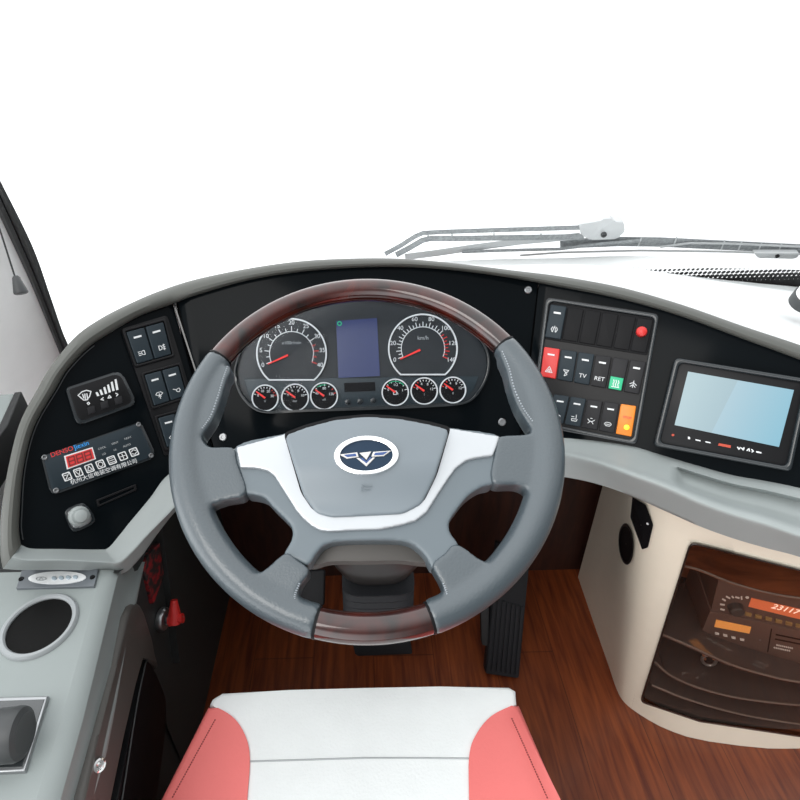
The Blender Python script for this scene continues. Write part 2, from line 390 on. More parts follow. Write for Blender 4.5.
# ================================================================== DASHBOARD
dash = thing('dashboard', 'wraparound grey dashboard with gloss black fascia and silver-grey ledge', 'dashboard', CAM + Vector((0, .9, -.62)))
hood = [((21.3, 545), (3, 569)), ((20.3, 540), (1, 560)), ((19, 530), (0, 545)), ((19.5, 514), (1, 514)), ((23, 470), (7, 474)), ((34, 427), (19, 425)), ((55, 390), (37, 390)), ((67, 370), (50, 368)),
        ((88, 348), (74, 338)), ((112, 332), (100, 319)), ((140, 316), (129, 304)), ((167, 306), (158, 291.5)), ((200, 294), (193, 280)), ((250, 280), (245, 269)), ((300, 272), (297, 261.5)), ((350, 268), (348, 258.5)),
        ((400, 267), (400, 258.5)), ((450, 270), (453, 263)), ((505, 277), (510, 270)), ((560, 287), (562, 276.5)), ((620, 299), (622, 287.5)), ((680, 316), (683, 305)), ((740, 338), (743, 326)), ((800, 360), (803, 346)), ((870, 388), (873, 371)), ((960, 428), (963, 410))]
hi = cr([h[0] for h in hood], 5); ho = cr([h[1] for h in hood], 5)
prof = [(0, -.006), (0, .006), (.06, .011), (.2, .015), (.4, .017), (.6, .016), (.8, .011), (.93, .003), (1, -.008)]
rows = [[SP(lerp(a, b, t), w) for a, b in zip(hi, ho)] for t, w in prof]
back = [p + Vector((0, .05, -.045)) for p in rows[-1]]
mk('hood_trim', grid(rows + [back]), G['hood'], dash)
low = [((21.3, 545), (12, 557), (3, 569)), ((32, 548.5), (28, 560), (22, 570)), ((62, 549), (62, 560), (62, 570)), ((98, 549.5), (104, 562), (108, 571)), ((108, 548), (119, 562), (124, 573)), ((118, 537), (133, 550), (141, 557)), ((130, 522), (147, 535), (156, 536)), ((150, 498), (168, 514), (175, 512)),
       ((168, 475), (187, 494), (196, 492)), ((200, 458), (214, 474), (222, 480)), ((240, 448), (245, 464), (250, 475)), ((300, 444), (300, 459), (300, 470)), ((400, 442), (400, 456), (400, 470)), ((480, 439), (480, 453), (480, 472)), ((530, 437), (530, 452), (530, 474)),
       ((564, 438), (564, 454), (564, 477)), ((597, 441), (597, 462), (597, 484)), ((631, 446), (631, 474), (631, 496)), ((665, 456), (665, 486), (665, 511)), ((699, 466), (699, 501), (699, 526)), ((732, 475), (732, 513), (732, 538)), ((766, 481), (766, 523), (766, 548)), ((800, 488), (800, 535), (800, 557)), ((870, 504), (870, 557), (870, 580)), ((960, 526), (960, 582), (960, 606))]
lT = cr([h[0] for h in low], 8); lM = cr([h[1] for h in low], 8); lB = cr([h[2] for h in low], 8)
def smooth(a, b, x): t = min(1, max(0, (x - a) / (b - a))); return t * t * (3 - 2 * t)
rows = []
TT = [('T', 0, -.006), ('T', 0, .001), ('T', .1, .1), ('T', .22, .22), ('T', .3, .3), ('T', .45, .45), ('T', .6, .6), ('T', .68, .68), ('T', .8, .8), ('T', .9, .93), ('T', 1, 1.0), ('B', .06, 1.0), ('B', .16, .93), ('B', .35, .72), ('B', .65, .42), ('B', .9, .18), ('B', 1, .08), ('U', 1, .2), ('U', 1, -.6)]
for kind, t, w in TT:
    r = []
    for a, mM, b in zip(lT, lM, lB):
        W = .022 + .036 * smooth(560, 640, mM[0])
        if kind == 'T':
            p = lerp(a, mM, t); ww = w if abs(w) < .007 else W * w
            if .27 < t < .72: ww -= .020 * smooth(672, 684, p[0])
            r.append(SP(p, ww))
        elif kind == 'B': r.append(SP(lerp(mM, b, t), W * w))
        else:
            q = SP(b, W * .06); r.append(q + Vector((0, (.8 - w) * .10, -.004)))
    rows.append(r)
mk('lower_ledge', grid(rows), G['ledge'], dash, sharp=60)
# fascia: three gloss black panels meeting in narrow seams
bot = [lerp(a, b, -.0) for a, b in zip(lT, lM)]
def inner(side):
    top = [lerp(a, b, .3) for a, b in zip(hi, ho)]
    bo = [lerp(a, b, .2) for a, b in zip(lT, lM)]
    if side == 'L':
        A = [p for p in top if p[0] < 170 or p[1] > 400]; A = [p for p in top if p[0] < seamx((172, 300), (210, 440), p[1]) - .15]
        B = [p for p in bo if p[0] < seamx((172, 300), (210, 440), p[1]) - .15]
        return A + [(seamx((172, 300), (210, 440), 298) - .15, 298), (seamx((172, 300), (210, 440), 464) - .15, 464)] + B[::-1]
    if side == 'R':
        A = [p for p in top if p[0] > seamx((538, 290), (522, 440), p[1]) + .15]; B = [p for p in bo if p[0] > seamx((538, 290), (522, 440), p[1]) + .15]
        return [(seamx((538, 290), (522, 440), 279) + .15, 279)] + A + B[::-1] + [(seamx((538, 290), (522, 440), 441) + .15, 441)]
    A = [p for p in top if seamx((172, 300), (210, 440), p[1]) + .15 < p[0] < seamx((538, 290), (522, 440), p[1]) - .15]
    B = [p for p in bo if seamx((172, 300), (210, 440), p[1]) + .15 < p[0] < seamx((538, 290), (522, 440), p[1]) - .15]
    return A + B[::-1]
for s, pl in (('L', PL), ('C', PC), ('R', PR)):
    mk('fascia', prism(pl, inner(s), -.012, 0, .0012, 2), G['black'], dash, label={'L': 'left gloss black fascia beside the driver', 'C': 'centre gloss black fascia around the gauges', 'R': 'right gloss black fascia with switches and screen'}[s])
for p in ((223, 437), (502, 422), (528, 290)):
    b = lathe(PC.hit(*p, 0), PC.n, [(.0062, -.001), (.0062, .002), (.005, .0032), (.0028, .0032), (.0022, .0018), (0, .0018)], 20)
    mk('screw', b, G['steel'], dash, label='small steel screw head')
for a, b in (((173, 301), (196, 372)),):
    mk('seam_strip', strokes(PC, [[a, b]], 1.6, .0012), G['edge'], dash)
mk('seam_strip', strokes(PL, [[(136, 372), (168, 452)]], 1.2, .0012), G['edge'], dash)
inl = [lerp(a, b, -.12) for a, b in zip(hi, ho)]
inl = [p for p in inl if p[0] < 100 and p[1] < 540][:-1]
mk('edge_piping', tube([PL.hit(*p, .001) for p in inl], .0012, 6), G['edge'], dash)
mk('fascia_backing', prism(PC, [(176, 302), (250, 280), (400, 266), (530, 280), (550, 300), (540, 450), (200, 452)], -.04, -.016), G['blackm'], dash)
# dash top running out to the windscreen
far = []
for i, p in enumerate(ho):
    x, y = p
    if x < 60 or (y > 372 and x < 300): f = Vector((-.66, .98, .60))
    elif x < 440: f = CAM + Vector((-.66 + (x - 60) / 380 * .78, 1.03 + .06 * smooth(60, 250, x), -.60 + .12 * smooth(60, 440, x)))
    else:
        py = cr([(440, 266), (585, 265.5), (640, 269), (722, 279), (800, 286.5), (900, 297), (1010, 310)], 20)
        xx = x + (x - 440) * .05
        k = min(range(len(py)), key=lambda j: abs(py[j][0] - xx)); f = PWS.hit(xx, py[k][1] + .5, .008)
    far.append(f)
k0 = next(i for i, p in enumerate(ho) if p[0] > 60 and p[1] < 372)
A = back[k0:]; A2 = rows and [SP(p, -.008) for p in ho][k0:]; Fp = far[k0:]
rows = [[p + Vector((0, 0, -.001)) for p in A2]] + [[a.lerp(f, t) + Vector((0, 0, .012 * math.sin(t * 3.14159) * smooth(430, 600, q[0]))) for a, f, q in zip(A2, Fp, ho[k0:])] for t in (.12, .3, .5, .7, .88, 1)]
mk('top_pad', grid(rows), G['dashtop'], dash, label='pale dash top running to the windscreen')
# card slot in the left fascia
mk('card_slot', ringp(PL, rnd([(96, 500), (136, 484), (137, 490), (98, 507)], 1), rnd([(99, 501), (134, 487), (134.5, 489), (100, 504.5)], 1), -.001, .0022, bev=.0006), G['bezel'], dash)

# ================================================================== INSTRUMENT CLUSTER
cl = thing('instrument_cluster', 'rounded instrument cluster of eight gauges and a screen behind the wheel', 'instrument cluster', PC.hit(362, 412))
cout = cr([(234, 367), (234.5, 382), (240, 396), (251, 408), (266, 413.5), (300, 412), (365, 410), (435, 407), (467, 403.5), (481, 391), (489, 374), (490, 357), (484, 342), (473, 330), (450, 316), (420, 304), (365, 297), (310, 301), (270, 315), (244, 342)], 5, True)
cc = Vector((362, 355))
cin = [(cc.x + (p[0] - cc.x) * .978, cc.y + (p[1] - cc.y) * .957) for p in cout]
mk('frame', ringp(PC, cout, cin, -.002, .009, bev=.002), G['edge'], cl)
G['face'] = mat('gauge_face', (.013, .017, .021), .45)
G['face2'] = mat('gauge_face_reflection', (.019, .031, .039), .4)
mk('face_panel', prism(PC, cin, -.002, .002), G['face'], cl)
low_ = [p for p in cin if p[1] > 378]
mk('reflection_band', prism(PC, [(244, 379)] + [(249, 396), (257, 405), (270, 409.5), (300, 408.5), (365, 406.5), (435, 403.5), (464, 400), (474, 389), (479, 376)], .0, .0032, .001), G['face2'], cl)  # bluish reflection across the lower dials, painted as a thin panel
def gauge(name, c, r, ang0, ang1, nmaj, nmin, nums, needle, unit, rs=.62, flat=True, zone=None, label=None, unith=3.4, numh=4.4):
    px = lambda a, rr: (c[0] + rr * math.cos(math.radians(a)), c[1] + rr * math.sin(math.radians(a)))
    if flat:
        o_ = [px(a, r) for a in [130 + k * (280 / 48) for k in range(49)]]; i_ = [px(a, r - 1.5) for a in [131 + k * (278 / 48) for k in range(49)]]
    else:
        o_ = [px(a, r) for a in range(0, 360, 9)]; i_ = [px(a, r - 1.3) for a in range(0, 360, 9)]
    d = mk(name, prism(PC, o_, .001, .0042), G['blackm'] if not flat else G['face'], cl, label=label)
    mk('chrome_ring', ringp(PC, o_, i_, .004, .007, bev=.0005), G['white'], d)
    L = []; R_ = []
    for k in range(nmaj * nmin + 1):
        a = ang0 + (ang1 - ang0) * k / (nmaj * nmin); big = k % nmin == 0
        seg = [px(a, r * rs), px(a, r * (rs + (.14 if big else .09)))]
        (R_ if zone and zone[0] <= k / (nmaj * nmin) <= zone[1] else L).append(seg)
    if flat: L.append([px(ang0 + (ang1 - ang0) * k / 40, r * rs) for k in range(41)])
    mk('scale', strokes(PC, L, .8, .0044), G['white'], d)
    if R_: mk('red_scale', strokes(PC, R_, .9, .0045), G['red'], d)
    for k, s in enumerate(nums):
        if s: text(s, PC, px(ang0 + (ang1 - ang0) * k / (len(nums) - 1), r * (rs + (.25 if flat else -.18))), numh, .0046, G['white'], d, 'numeral', (1, -.02))
    if unit: text(unit, PC, (c[0], c[1] - r * (.30 if flat else -.25)), unith, .0046, G['grey'], d, 'unit_lettering', (1, -.02))
    a, r0, r1 = needle
    q0, q1 = px(a, r0), px(a, r1); n_ = Vector((q1[1] - q0[1], q0[0] - q1[0])).normalized()
    mk('needle', prism(PC, [(q0[0] + n_.x, q0[1] + n_.y), (q1[0] + n_.x * .5, q1[1] + n_.y * .5), (q1[0] - n_.x * .5, q1[1] - n_.y * .5), (q0[0] - n_.x, q0[1] - n_.y)], .0052, .0072), G['needle'], d)
    return d
G['needle'] = mat('red_needle', (.75, .035, .03), .4, emit=.25)
gauge('tachometer', (291.5, 353.5), 35.5, 158, 382, 8, 2, ['0', '5', '10', '15', '20', '25', '30', '35', '40'], (156, 4, 26), 'x100r/min', zone=(.76, 1.01), label='round rev counter dial with red needle')
gauge('speedometer', (423, 348.5), 35, 158, 382, 14, 2, ['0', '20', '40', '60', '80', '100', '120', '140'], (155, 3, 25), 'km/h', zone=(.72, 1.01), label='round speed dial reading in kilometres per hour', unith=4)
small = [((265, 398), 13.6, ['0', '10', '20', '30'], 'V'), ((295, 397.5), 14, ['4', '6', '8', '10'], 'bar'), ((324, 396), 14, ['40', '80', '120'], 'oil'), ((395.3, 392.3), 13.8, ['0', '1/2', '1'], ''), ((424.3, 391), 13.8, ['0', '4', '8', '12'], 'I'), ((453, 390), 13.5, ['0', '4', '8', '12'], 'II')]
for k, (c, r, n_, u_) in enumerate(small):
    d = gauge('small_gauge', c, r, 200, 345, 3 if len(n_) == 4 else 2, 3, n_, (216, 0, 11), u_, .72, False, (0, .25) if k > 3 else ((.75, 1.01) if k == 2 or k == 0 else None), unith=2.4, numh=2.6)
    if k in (2, 3): mk('green_scale', strokes(PC, [ell(c[0], c[1], r * .8, r * .8, 0, 10, 235, 320 if k == 3 else 280)], .8, .0045), G['green'], d)
    if k == 3: mk('fuel_pump_mark', strokes(PC, [[(393.5, 391), (393.5, 394.5), (396.5, 394.5), (396.5, 391), (393.5, 391)], [(396.5, 392), (397.8, 393), (397.8, 394.4)]], .7, .0045), G['white'], d)
G['lcd'] = mat('violet_screen', (.035, .045, .11), .22, emit=.3, ecol=(.06, .07, .16))
sc_ = mk('screen', prism(PC, [(336, 321), (377, 318), (380, 376), (338.5, 378)], .001, .0045), G['lcd'], cl, label='blue violet trip screen')
mk('status_mark', ringp(PC, ell(339.5, 323.5, 2.4, 2.4, 0, 16), ell(339.5, 323.5, 1.4, 1.4, 0, 16), .004, .0052), G['green'], sc_)
mk('odometer', prism(PC, [(344, 383), (375, 382), (375.5, 391), (344.5, 392)], .001, .0042), G['blackm'], cl)
for x, y in ((347.5, 402), (360, 401.3), (373, 400.7)):
    mk('adjust_button', lathe(PC.hit(x, y, .003), PC.n, [(.0046, 0), (.0046, .003), (.0036, .0036), (.003, .0036), (.003, .006), (0, .0065)], 18), G['edge'], cl)
mk('lens_cover', prism(PC, cin, .0086, .0096), G['lens'], cl)

# ================================================================== SWITCH PANELS
def icon(kind):
    if kind == 'fog_front': return [[(.30, .25), (.30, .75)], [(.30, .25), (.55, .3), (.62, .5), (.55, .7), (.30, .75)], [(.68, .3), (.95, .25)], [(.68, .5), (.95, .48)], [(.68, .7), (.95, .72)], [(.82, .15), (.82, .85)]]
    if kind == 'fog_rear': return [[(.70, .25), (.70, .75)], [(.70, .25), (.45, .3), (.38, .5), (.45, .7), (.70, .75)], [(.05, .3), (.3, .3)], [(.05, .5), (.3, .5)], [(.05, .7), (.3, .7)]]
    if kind == 'washer': return [[(.1, .35), (.3, .15), (.7, .15), (.9, .35), (.7, .5), (.3, .5), (.1, .35)], [(.5, .3), (.5, .95)], [(.35, .7), (.5, .55), (.65, .7)]]
    if kind == 'horn': return [[(.15, .3), (.45, .45), (.8, .35), (.9, .6), (.75, .8), (.5, .7), (.45, .45)]]
    if kind == 'brake': return [[(.3, .2), (.15, .5), (.3, .8)], [(.7, .2), (.85, .5), (.7, .8)], [(.42, .3), (.35, .8)], [(.58, .3), (.65, .8)], [(.42, .3), (.58, .3)], [(.5, .1), (.5, .3)]]
    if kind == 'hazard': return [[(.5, .1), (.1, .85), (.9, .85), (.5, .1)], [(.5, .42), (.33, .72), (.67, .72), (.5, .42)]]
    if kind == 'lamp': return [[(.2, .2), (.8, .2), (.65, .45), (.35, .45), (.2, .2)], [(.5, .45), (.35, .95)], [(.5, .45), (.65, .75), (.4, .95)]]
    if kind == 'heat': return [[(.2, .15), (.3, .4), (.2, .6), (.3, .85)], [(.45, .15), (.55, .4), (.45, .6), (.55, .85)], [(.7, .15), (.8, .4), (.7, .6), (.8, .85)], [(.1, .95), (.9, .95)]]
    if kind == 'fan': return [[(.5, .1), (.5, .9)], [(.1, .5), (.5, .3), (.9, .6)], [(.2, .8), (.5, .55), (.8, .85)]]
    if kind == 'seat': return [[(.7, .05), (.75, .6), (.25, .65), (.3, .9), (.8, .9), (.9, .6)], [(.2, .35), (.5, .35)]]
    if kind == 'lift': return [[(.1, .3), (.35, .55), (.65, .55), (.9, .3)], [(.2, .85), (.4, .6)], [(.8, .85), (.6, .6)], [(.4, .15), (.6, .15)]]
    if kind == 'vent': return [[(.1, .5), (.3, .3), (.7, .3), (.9, .5), (.7, .75), (.3, .75), (.1, .5)], [(.3, .55), (.7, .55)]]
    return []
def switch(pl, q, matn, parent, sym=None, txt=None, bar=True, wb=.003, wt=.0085, name='rocker_switch', label=None, symmat='white'):
    q2 = subq(q, .04, .02, .96, .98)
    pxl = (Vector(q2[1]) - Vector(q2[0])).length
    s = mk(name, prism(pl, rnd(q2, pxl * .08, 3), wb, wt, .0016), G[matn], parent, label=label)
    if bar: mk('indicator_bar', prism(pl, subq(q2, .28, .2, .72, .255), wt - .001, wt + .0005), G['white'], s)
    if sym: mk('symbol', strokes(pl, [[Q(q2, .22 + .56 * x, .60 + .26 * y) for x, y in ln] for ln in icon(sym)], .6, wt + .0001), G[symmat], s)
    if txt:
        dd = Vector(q2[1]) - Vector(q2[0]); text(txt, pl, Q(q2, .5, .75), pxl * .28, wt + .0004, G[symmat], s, 'lettering', (dd.x, dd.y))
    return s
rp = thing('switch_panel', 'black switch panel with red hazard switch right of steering wheel', 'switch panel', PR.hit(600, 440))
fr = [(546, 297), (659.5, 314), (637, 445), (530, 425)]
fri = [(549.5, 301), (655, 317.5), (632.5, 440), (534, 421)]
mk('frame', ringp(PR, rnd(fr, 6, 5), rnd(fri, 5, 5), -.001, .008, bev=.002), G['edge'], rp)
mk('backing_plate', prism(PR, rnd(fr, 6, 5), -.001, .0035), G['bezel'], rp)
r1 = [(550, 303.5), (654.5, 319), (646.5, 354), (544, 337.5)]
mk('upper_row_tray', prism(PR, rnd(subq(r1, -.01, -.04, 1.01, 1.04), 2, 3), .002, .0045, .001), G['blackm'], rp)
for k in range(6):
    q = subq(r1, k / 6, 0, (k + 1) / 6, 1)
    if k == 0: switch(PR, q, 'switch', rp, 'brake', label='slate rocker switch with brake symbol')
    elif k < 5: switch(PR, q, 'blackm', rp, bar=False, wt=.006, name='blank_cover')
    else:
        s = switch(PR, q, 'blackm', rp, bar=False, wt=.006, name='blank_cover')
        mk('red_button', lathe(PR.hit(641.5, 332, .006), PR.n, [(.0078, 0), (.0078, .004), (.0068, .0075), (.004, .0095), (0, .01)], 22), G['red'], rp, label='round red push button')
r2 = [(543.5, 346), (647, 361.5), (639.5, 395), (539.5, 376.5)]
for k, (mt, sy, tx, bar, lab) in enumerate([('red', 'hazard', None, True, 'red hazard warning switch'), ('switch', 'lamp', None, True, None), ('switch', None, 'TV', True, 'rocker switch marked TV'), ('switchb', None, 'RET', True, 'rocker switch marked RET'), ('switchb', None, None, False, 'switch with green lit lower half'), ('switchb', 'fan', None, True, None)]):
    q = subq(r2, k / 6, 0, (k + 1) / 6, 1); s = switch(PR, q, mt, rp, sy, tx, bar, label=lab)
    if k == 4:
        mk('green_lens', prism(PR, subq(q, .12, .60, .88, .97), .008, .0094, .0005), G['green'], s, label='green lens with heat symbol')
        mk('symbol', strokes(PR, [[Q(q, .22 + .56 * x, .65 + .26 * y) for x, y in ln] for ln in icon('heat')], .8, .0096), G['white'], s)
r3 = [(553.5, 393.5), (637, 405.5), (632, 437.5), (546.5, 421)]
for k, (mt, sy, tx, bar, lab) in enumerate([('switch', 'fan', None, True, None), ('switch', 'seat', None, True, 'rocker switch with seat symbol'), ('switchb', 'lift', None, True, None), ('switchb', 'vent', None, True, None), ('orange', None, None, False, 'orange translucent switch with lit lamp')]):
    q = subq(r3, k / 5, 0, (k + 1) / 5, 1); s = switch(PR, q, mt, rp, sy, tx, bar, label=lab)
    if k == 4:
        G['yellow'] = mat('yellow_lamp', (1, .62, .02), .3, emit=.9)
        mk('lamp', lathe(PR.hit(*Q(q, .6, .72), .0085), PR.n, [(.004, 0), (.0035, .0015), (0, .002)], 16), G['yellow'], s)
        text('STOP', PR, Q(q, .55, .42), 2.6, .0089, G['needle'], s, 'lettering', (1, .16))
# left panel
lp = thing('switch_panel', 'black panel of paired rocker switches left of steering wheel', 'switch panel', PL.hit(165, 420))
lr1 = [(125.5, 331.5), (164, 321), (172.5, 354.5), (137, 364.5)]
lr2 = [(144, 374.5), (179, 365), (187.5, 396), (154, 406.5)]
lr3 = [(157.5, 417.5), (193, 408), (200.5, 438), (167, 448)]
mk('backing_plate', prism(PL, rnd([(121, 329), (167, 315), (206, 440), (165, 456)], 3), -.001, .0035, .001), G['bezel'], lp)
for q, syms in ((lr1, ('fog_rear', 'fog_front')), (lr2, ('washer', 'horn')), (lr3, ('vent', 'fan'))):
    mk('switch_frame', ringp(PL, rnd(subq(q, -.07, -.07, 1.07, 1.07), 2.5, 4), rnd(q, 1.5, 4), .003, .0075, bev=.0012), G['bezel'], lp)
    for k in range(2):
        switch(PL, subq(q, k / 2, 0, (k + 1) / 2, 1), 'switch', lp, syms[k])

# ================================================================== LEFT FASCIA UNITS
wq = [(65.5, 388), (121, 370), (137.5, 404), (77, 426)]
wc = thing('wiper_control_unit', 'black wiper control unit with white speed bars on left fascia', 'control unit', PL.hit(103, 415))
mk('bezel', prism(PL, rnd(wq, [3, 8, 7, 8], 6), -.001, .006, .002), G['edge'], wc)
mk('face_plate', prism(PL, rnd(subq(wq, .05, .06, .955, .92), [3, 8, 7, 8], 6), .003, .0066, .0008), G['bezel'], wc)
cvt = lambda x, y: (50 + x * .1125, 370 + y * .1125)
mk('windscreen_symbol', strokes(PL, [[cvt(*p) for p in ((250, 225), (285, 193), (325, 180), (365, 190), (350, 240), (325, 265), (300, 268), (250, 225))], [cvt(290, 215), cvt(300, 250)], [cvt(310, 212), cvt(315, 270)], [cvt(328, 210), cvt(335, 265)]], 1.0, .0067), G['white'], wc)
for k, (x, y0, y1) in enumerate(((418, 200, 232), (452, 178, 222), (487, 155, 212), (520, 133, 200), (553, 108, 187), (587, 85, 178))):
    mk('speed_bar', prism(PL, [cvt(x - 13, y0), cvt(x + 3, y0 - 6), cvt(x + 22, y1 - 4), cvt(x + 2, y1 + 2)], .006, .0072), G['white'], wc)
mk('arrow_marks', strokes(PL, [[cvt(475, 245), cvt(452, 262), cvt(478, 268)], [cvt(515, 250), cvt(528, 225), cvt(545, 245), cvt(515, 250)], [cvt(583, 205), cvt(605, 217), cvt(590, 232)], [cvt(330, 295), cvt(342, 285), cvt(354, 297), cvt(342, 308), cvt(330, 295)]], .9, .0067), G['white'], wc)
for x, y in ((368, 355), (485, 310), (610, 270)):
    mk('push_button', prism(PL, [cvt(x - 38, y - 20), cvt(x + 26, y - 42), cvt(x + 40, y + 20), cvt(x - 26, y + 42)], .006, .0078, .0006), G['switchb'], wc)

kq = [(41, 456.5), (141, 421.5), (157, 457), (51, 496)]
kc = thing('climate_control_unit', 'black climate control unit with red display on left fascia', 'climate control', PL.hit(100, 478))
mk('bezel', prism(PL, rnd(kq, [2, 4, 7, 8], 6), -.001, .006, .002), G['edge'], kc)
mk('face_plate', prism(PL, rnd(subq(kq, .02, .025, .975, .94), [2, 4, 7, 8], 6), .003, .0066, .0008), G['switch'], kc)
rq = [(64, 456), (92.5, 447), (96, 459), (67, 469.5)]
G['led'] = mat('red_led_display', (.55, .03, .03), .4, emit=.25)
dsp = mk('display', prism(PL, rq, .006, .0074), G['white'], kc, label='red digit display in a white frame')
mk('display_window', prism(PL, subq(rq, .05, .09, .96, .92), .007, .0079), G['led'], dsp)
G['ledoff'] = mat('dark_red_segment', (.20, .02, .02), .5)
for k in range(3):
    q = subq(rq, .12 + .28 * k, .22, .32 + .28 * k, .80)
    mk('digit', strokes(PL, [[Q(q, 0, 0), Q(q, 1, 0), Q(q, 1, 1), Q(q, 0, 1), Q(q, 0, 0)], [Q(q, 0, .5), Q(q, 1, .5)]], 1.3, .008), G['ledoff'], dsp)
text('DENSO', PL, (62, 451.8), 5.2, .0068, G['led'], kc, 'lettering', (3, -1))
G['blue'] = mat('blue_print', (.03, .30, .75), .5, emit=.15)
text('Jiexin', PL, (81.5, 445.2), 5.2, .0068, G['blue'], kc, 'lettering', (3, -1.05))
text('杭州大信电装空调有限公司', PL, (105, 471.4), 4.2, .0068, G['white'], kc, 'lettering', (3, -1.0))
kicon = [[[(.2, .8), (.8, .2)], [(.2, .3), (.5, .3)], [(.5, .75), (.8, .75)]], [[(.2, .25), (.8, .25), (.5, .8), (.2, .25)]], [[(.2, .75), (.8, .75), (.5, .2), (.2, .75)]], [ell(.5, .5, .28, .28, 0, 10) + [(.78, .5)]], [[(.2, .25), (.8, .25)], [(.2, .5), (.8, .5)], [(.2, .75), (.8, .75)]], [[(.5, .2), (.5, .8)], [(.2, .5), (.8, .5)]], [[(.2, .4), (.5, .2), (.8, .4)], [(.2, .6), (.5, .8), (.8, .6)]]]
for k in range(7):
    c = lerp((67.2, 476.5), (134, 452), k / 6); e = Vector((3, -1.08)).normalized() * 4.2; n_ = Vector((1.35, 3)).normalized() * 4.2
    c = Vector(c); q = [c - e - n_, c + e - n_, c + e + n_, c - e + n_]
    bt = mk('push_button', prism(PL, rnd(q, 1.2, 3), .006, .0076, .0005), G['switchb'], kc)
    mk('button_outline', ringp(PL, rnd(q, 1.2, 3), rnd(subq(q, .12, .12, .88, .88), 1, 3), .0074, .0081), G['white'], bt)
    mk('symbol', strokes(PL, [[Q(q, *p) for p in ln] for ln in kicon[k]], .7, .0077), G['white'], bt)
for k, (x, y, s) in enumerate(((99, 448, 'COOL'), (112, 443.2, 'VENT'), (125, 438, 'HEAT'), (101, 454, 'LO'), (112, 450, 'HI'), (124, 445.5, 'AUTO'))):
    text(s, PL, (x + 3, y), 2.1, .0068, G['grey'], kc, 'lettering', (3, -1.05))
for x, y in ((44.5, 457.5), (138.5, 424.5), (151, 455.5), (56, 490.5)):
    mk('screw', lathe(PL.hit(x, y, .0064), PL.n, [(.0036, 0), (.0036, .001), (.0026, .0016), (.001, .0008), (0, .0008)], 16), G['dscrew'], kc)

ig = thing('rotary_switch', 'grey round knob in a rounded square bezel on left fascia', 'switch', PL.hit(80, 532))
sq = [(63, 510.5), (84.5, 501), (98, 521.5), (72.5, 534)]
mk('bezel', prism(PL, rnd(sq, 7, 6), -.001, .005, .002), G['edge'], ig)
mk('base', prism(PL, rnd(subq(sq, .08, .08, .92, .90), 7, 6), .002, .009, .003), G['steel'], ig)
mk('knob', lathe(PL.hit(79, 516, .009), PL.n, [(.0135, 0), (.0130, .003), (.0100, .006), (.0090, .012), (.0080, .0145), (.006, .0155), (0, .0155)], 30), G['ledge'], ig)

# ================================================================== MONITOR
mo = thing('monitor', 'black dashboard monitor with pale blue screen at right', 'monitor', PR.hit(730, 458))
mq = [(675, 357), (812, 379), (792, 472), (653, 446)]
mi = subq(mq, .06, .07, .95, .93)
mk('bezel', ringp(PR, rnd(mq, 6, 6), rnd(subq(mq, .045, .05, .955, .95), 5, 6), -.001, .016, bev=.0035, seg=3), G['edge'], mo)
mk('housing', prism(PR, rnd(subq(mq, .03, .03, .97, .97), 5, 6), -.001, .011, .001), G['bezel'], mo)
sqr = [(688, 371.5), (794, 390), (779, 447), (674.5, 425)]
sm = bpy.data.materials.new('lit_screen'); sm.use_nodes = True; t_ = sm.node_tree; b_ = t_.nodes['Principled BSDF']
uvn = t_.nodes.new('ShaderNodeTexCoord'); sp_ = t_.nodes.new('ShaderNodeSeparateXYZ'); t_.links.new(uvn.outputs['UV'], sp_.inputs[0])
ma = t_.nodes.new('ShaderNodeMath'); ma.operation = 'MULTIPLY_ADD'; ma.inputs[1].default_value = -.12; t_.links.new(sp_.outputs['Y'], ma.inputs[0]); t_.links.new(sp_.outputs['X'], ma.inputs[2])
# diagonal division between two tones of the screen
lt = t_.nodes.new('ShaderNodeMath'); lt.operation = 'GREATER_THAN'; lt.inputs[1].default_value = .37; t_.links.new(ma.outputs[0], lt.inputs[0])
ra = t_.nodes.new('ShaderNodeMapRange'); t_.links.new(ma.outputs[0], ra.inputs['Value']); ra.inputs['From Max'].default_value = 1.1
c1 = t_.nodes.new('ShaderNodeMix'); c1.data_type = 'RGBA'; c1.inputs['A'].default_value = (.38, .53, .58, 1); c1.inputs['B'].default_value = (.27, .41, .49, 1)
c2 = t_.nodes.new('ShaderNodeMix'); c2.data_type = 'RGBA'; c2.inputs['A'].default_value = (.46, .58, .64, 1); c2.inputs['B'].default_value = (.20, .48, .62, 1)
t_.links.new(ra.outputs[0], c1.inputs['Factor']); t_.links.new(ra.outputs[0], c2.inputs['Factor'])
c3 = t_.nodes.new('ShaderNodeMix'); c3.data_type = 'RGBA'; t_.links.new(lt.outputs[0], c3.inputs['Factor']); t_.links.new(c1.outputs['Result'], c3.inputs['A']); t_.links.new(c2.outputs['Result'], c3.inputs['B'])
b_.inputs['Base Color'].default_value = (.02, .02, .02, 1); b_.inputs['Roughness'].default_value = .25
t_.links.new(c3.outputs['Result'], b_.inputs['Emission Color']); b_.inputs['Emission Strength'].default_value = 1.0
bm = bmesh.new(); fv = [bm.verts.new(PR.hit(*p, .0122)) for p in sqr]; f = bm.faces.new(fv); uvl = bm.loops.layers.uv.new('UVMap')
for l, c in zip(f.loops, ((0, 1), (1, 1), (1, 0), (0, 0))): l[uvl].uv = c
mk('screen', bm, sm, mo, label='pale blue lit screen')
for a, w_, hh in (((689, 438), 2.2, 2.4), ((698, 440.3), 5, 1.2), ((708, 442.3), 5, 1.2)):
    mk('button_mark', prism(PR, [(a[0] - w_ / 2, a[1] - hh / 2 - .1 * w_), (a[0] + w_ / 2, a[1] - hh / 2 + .1 * w_), (a[0] + w_ / 2, a[1] + hh / 2 + .1 * w_), (a[0] - w_ / 2, a[1] + hh / 2 - .1 * w_)], .0105, .0117), G['white'], mo)
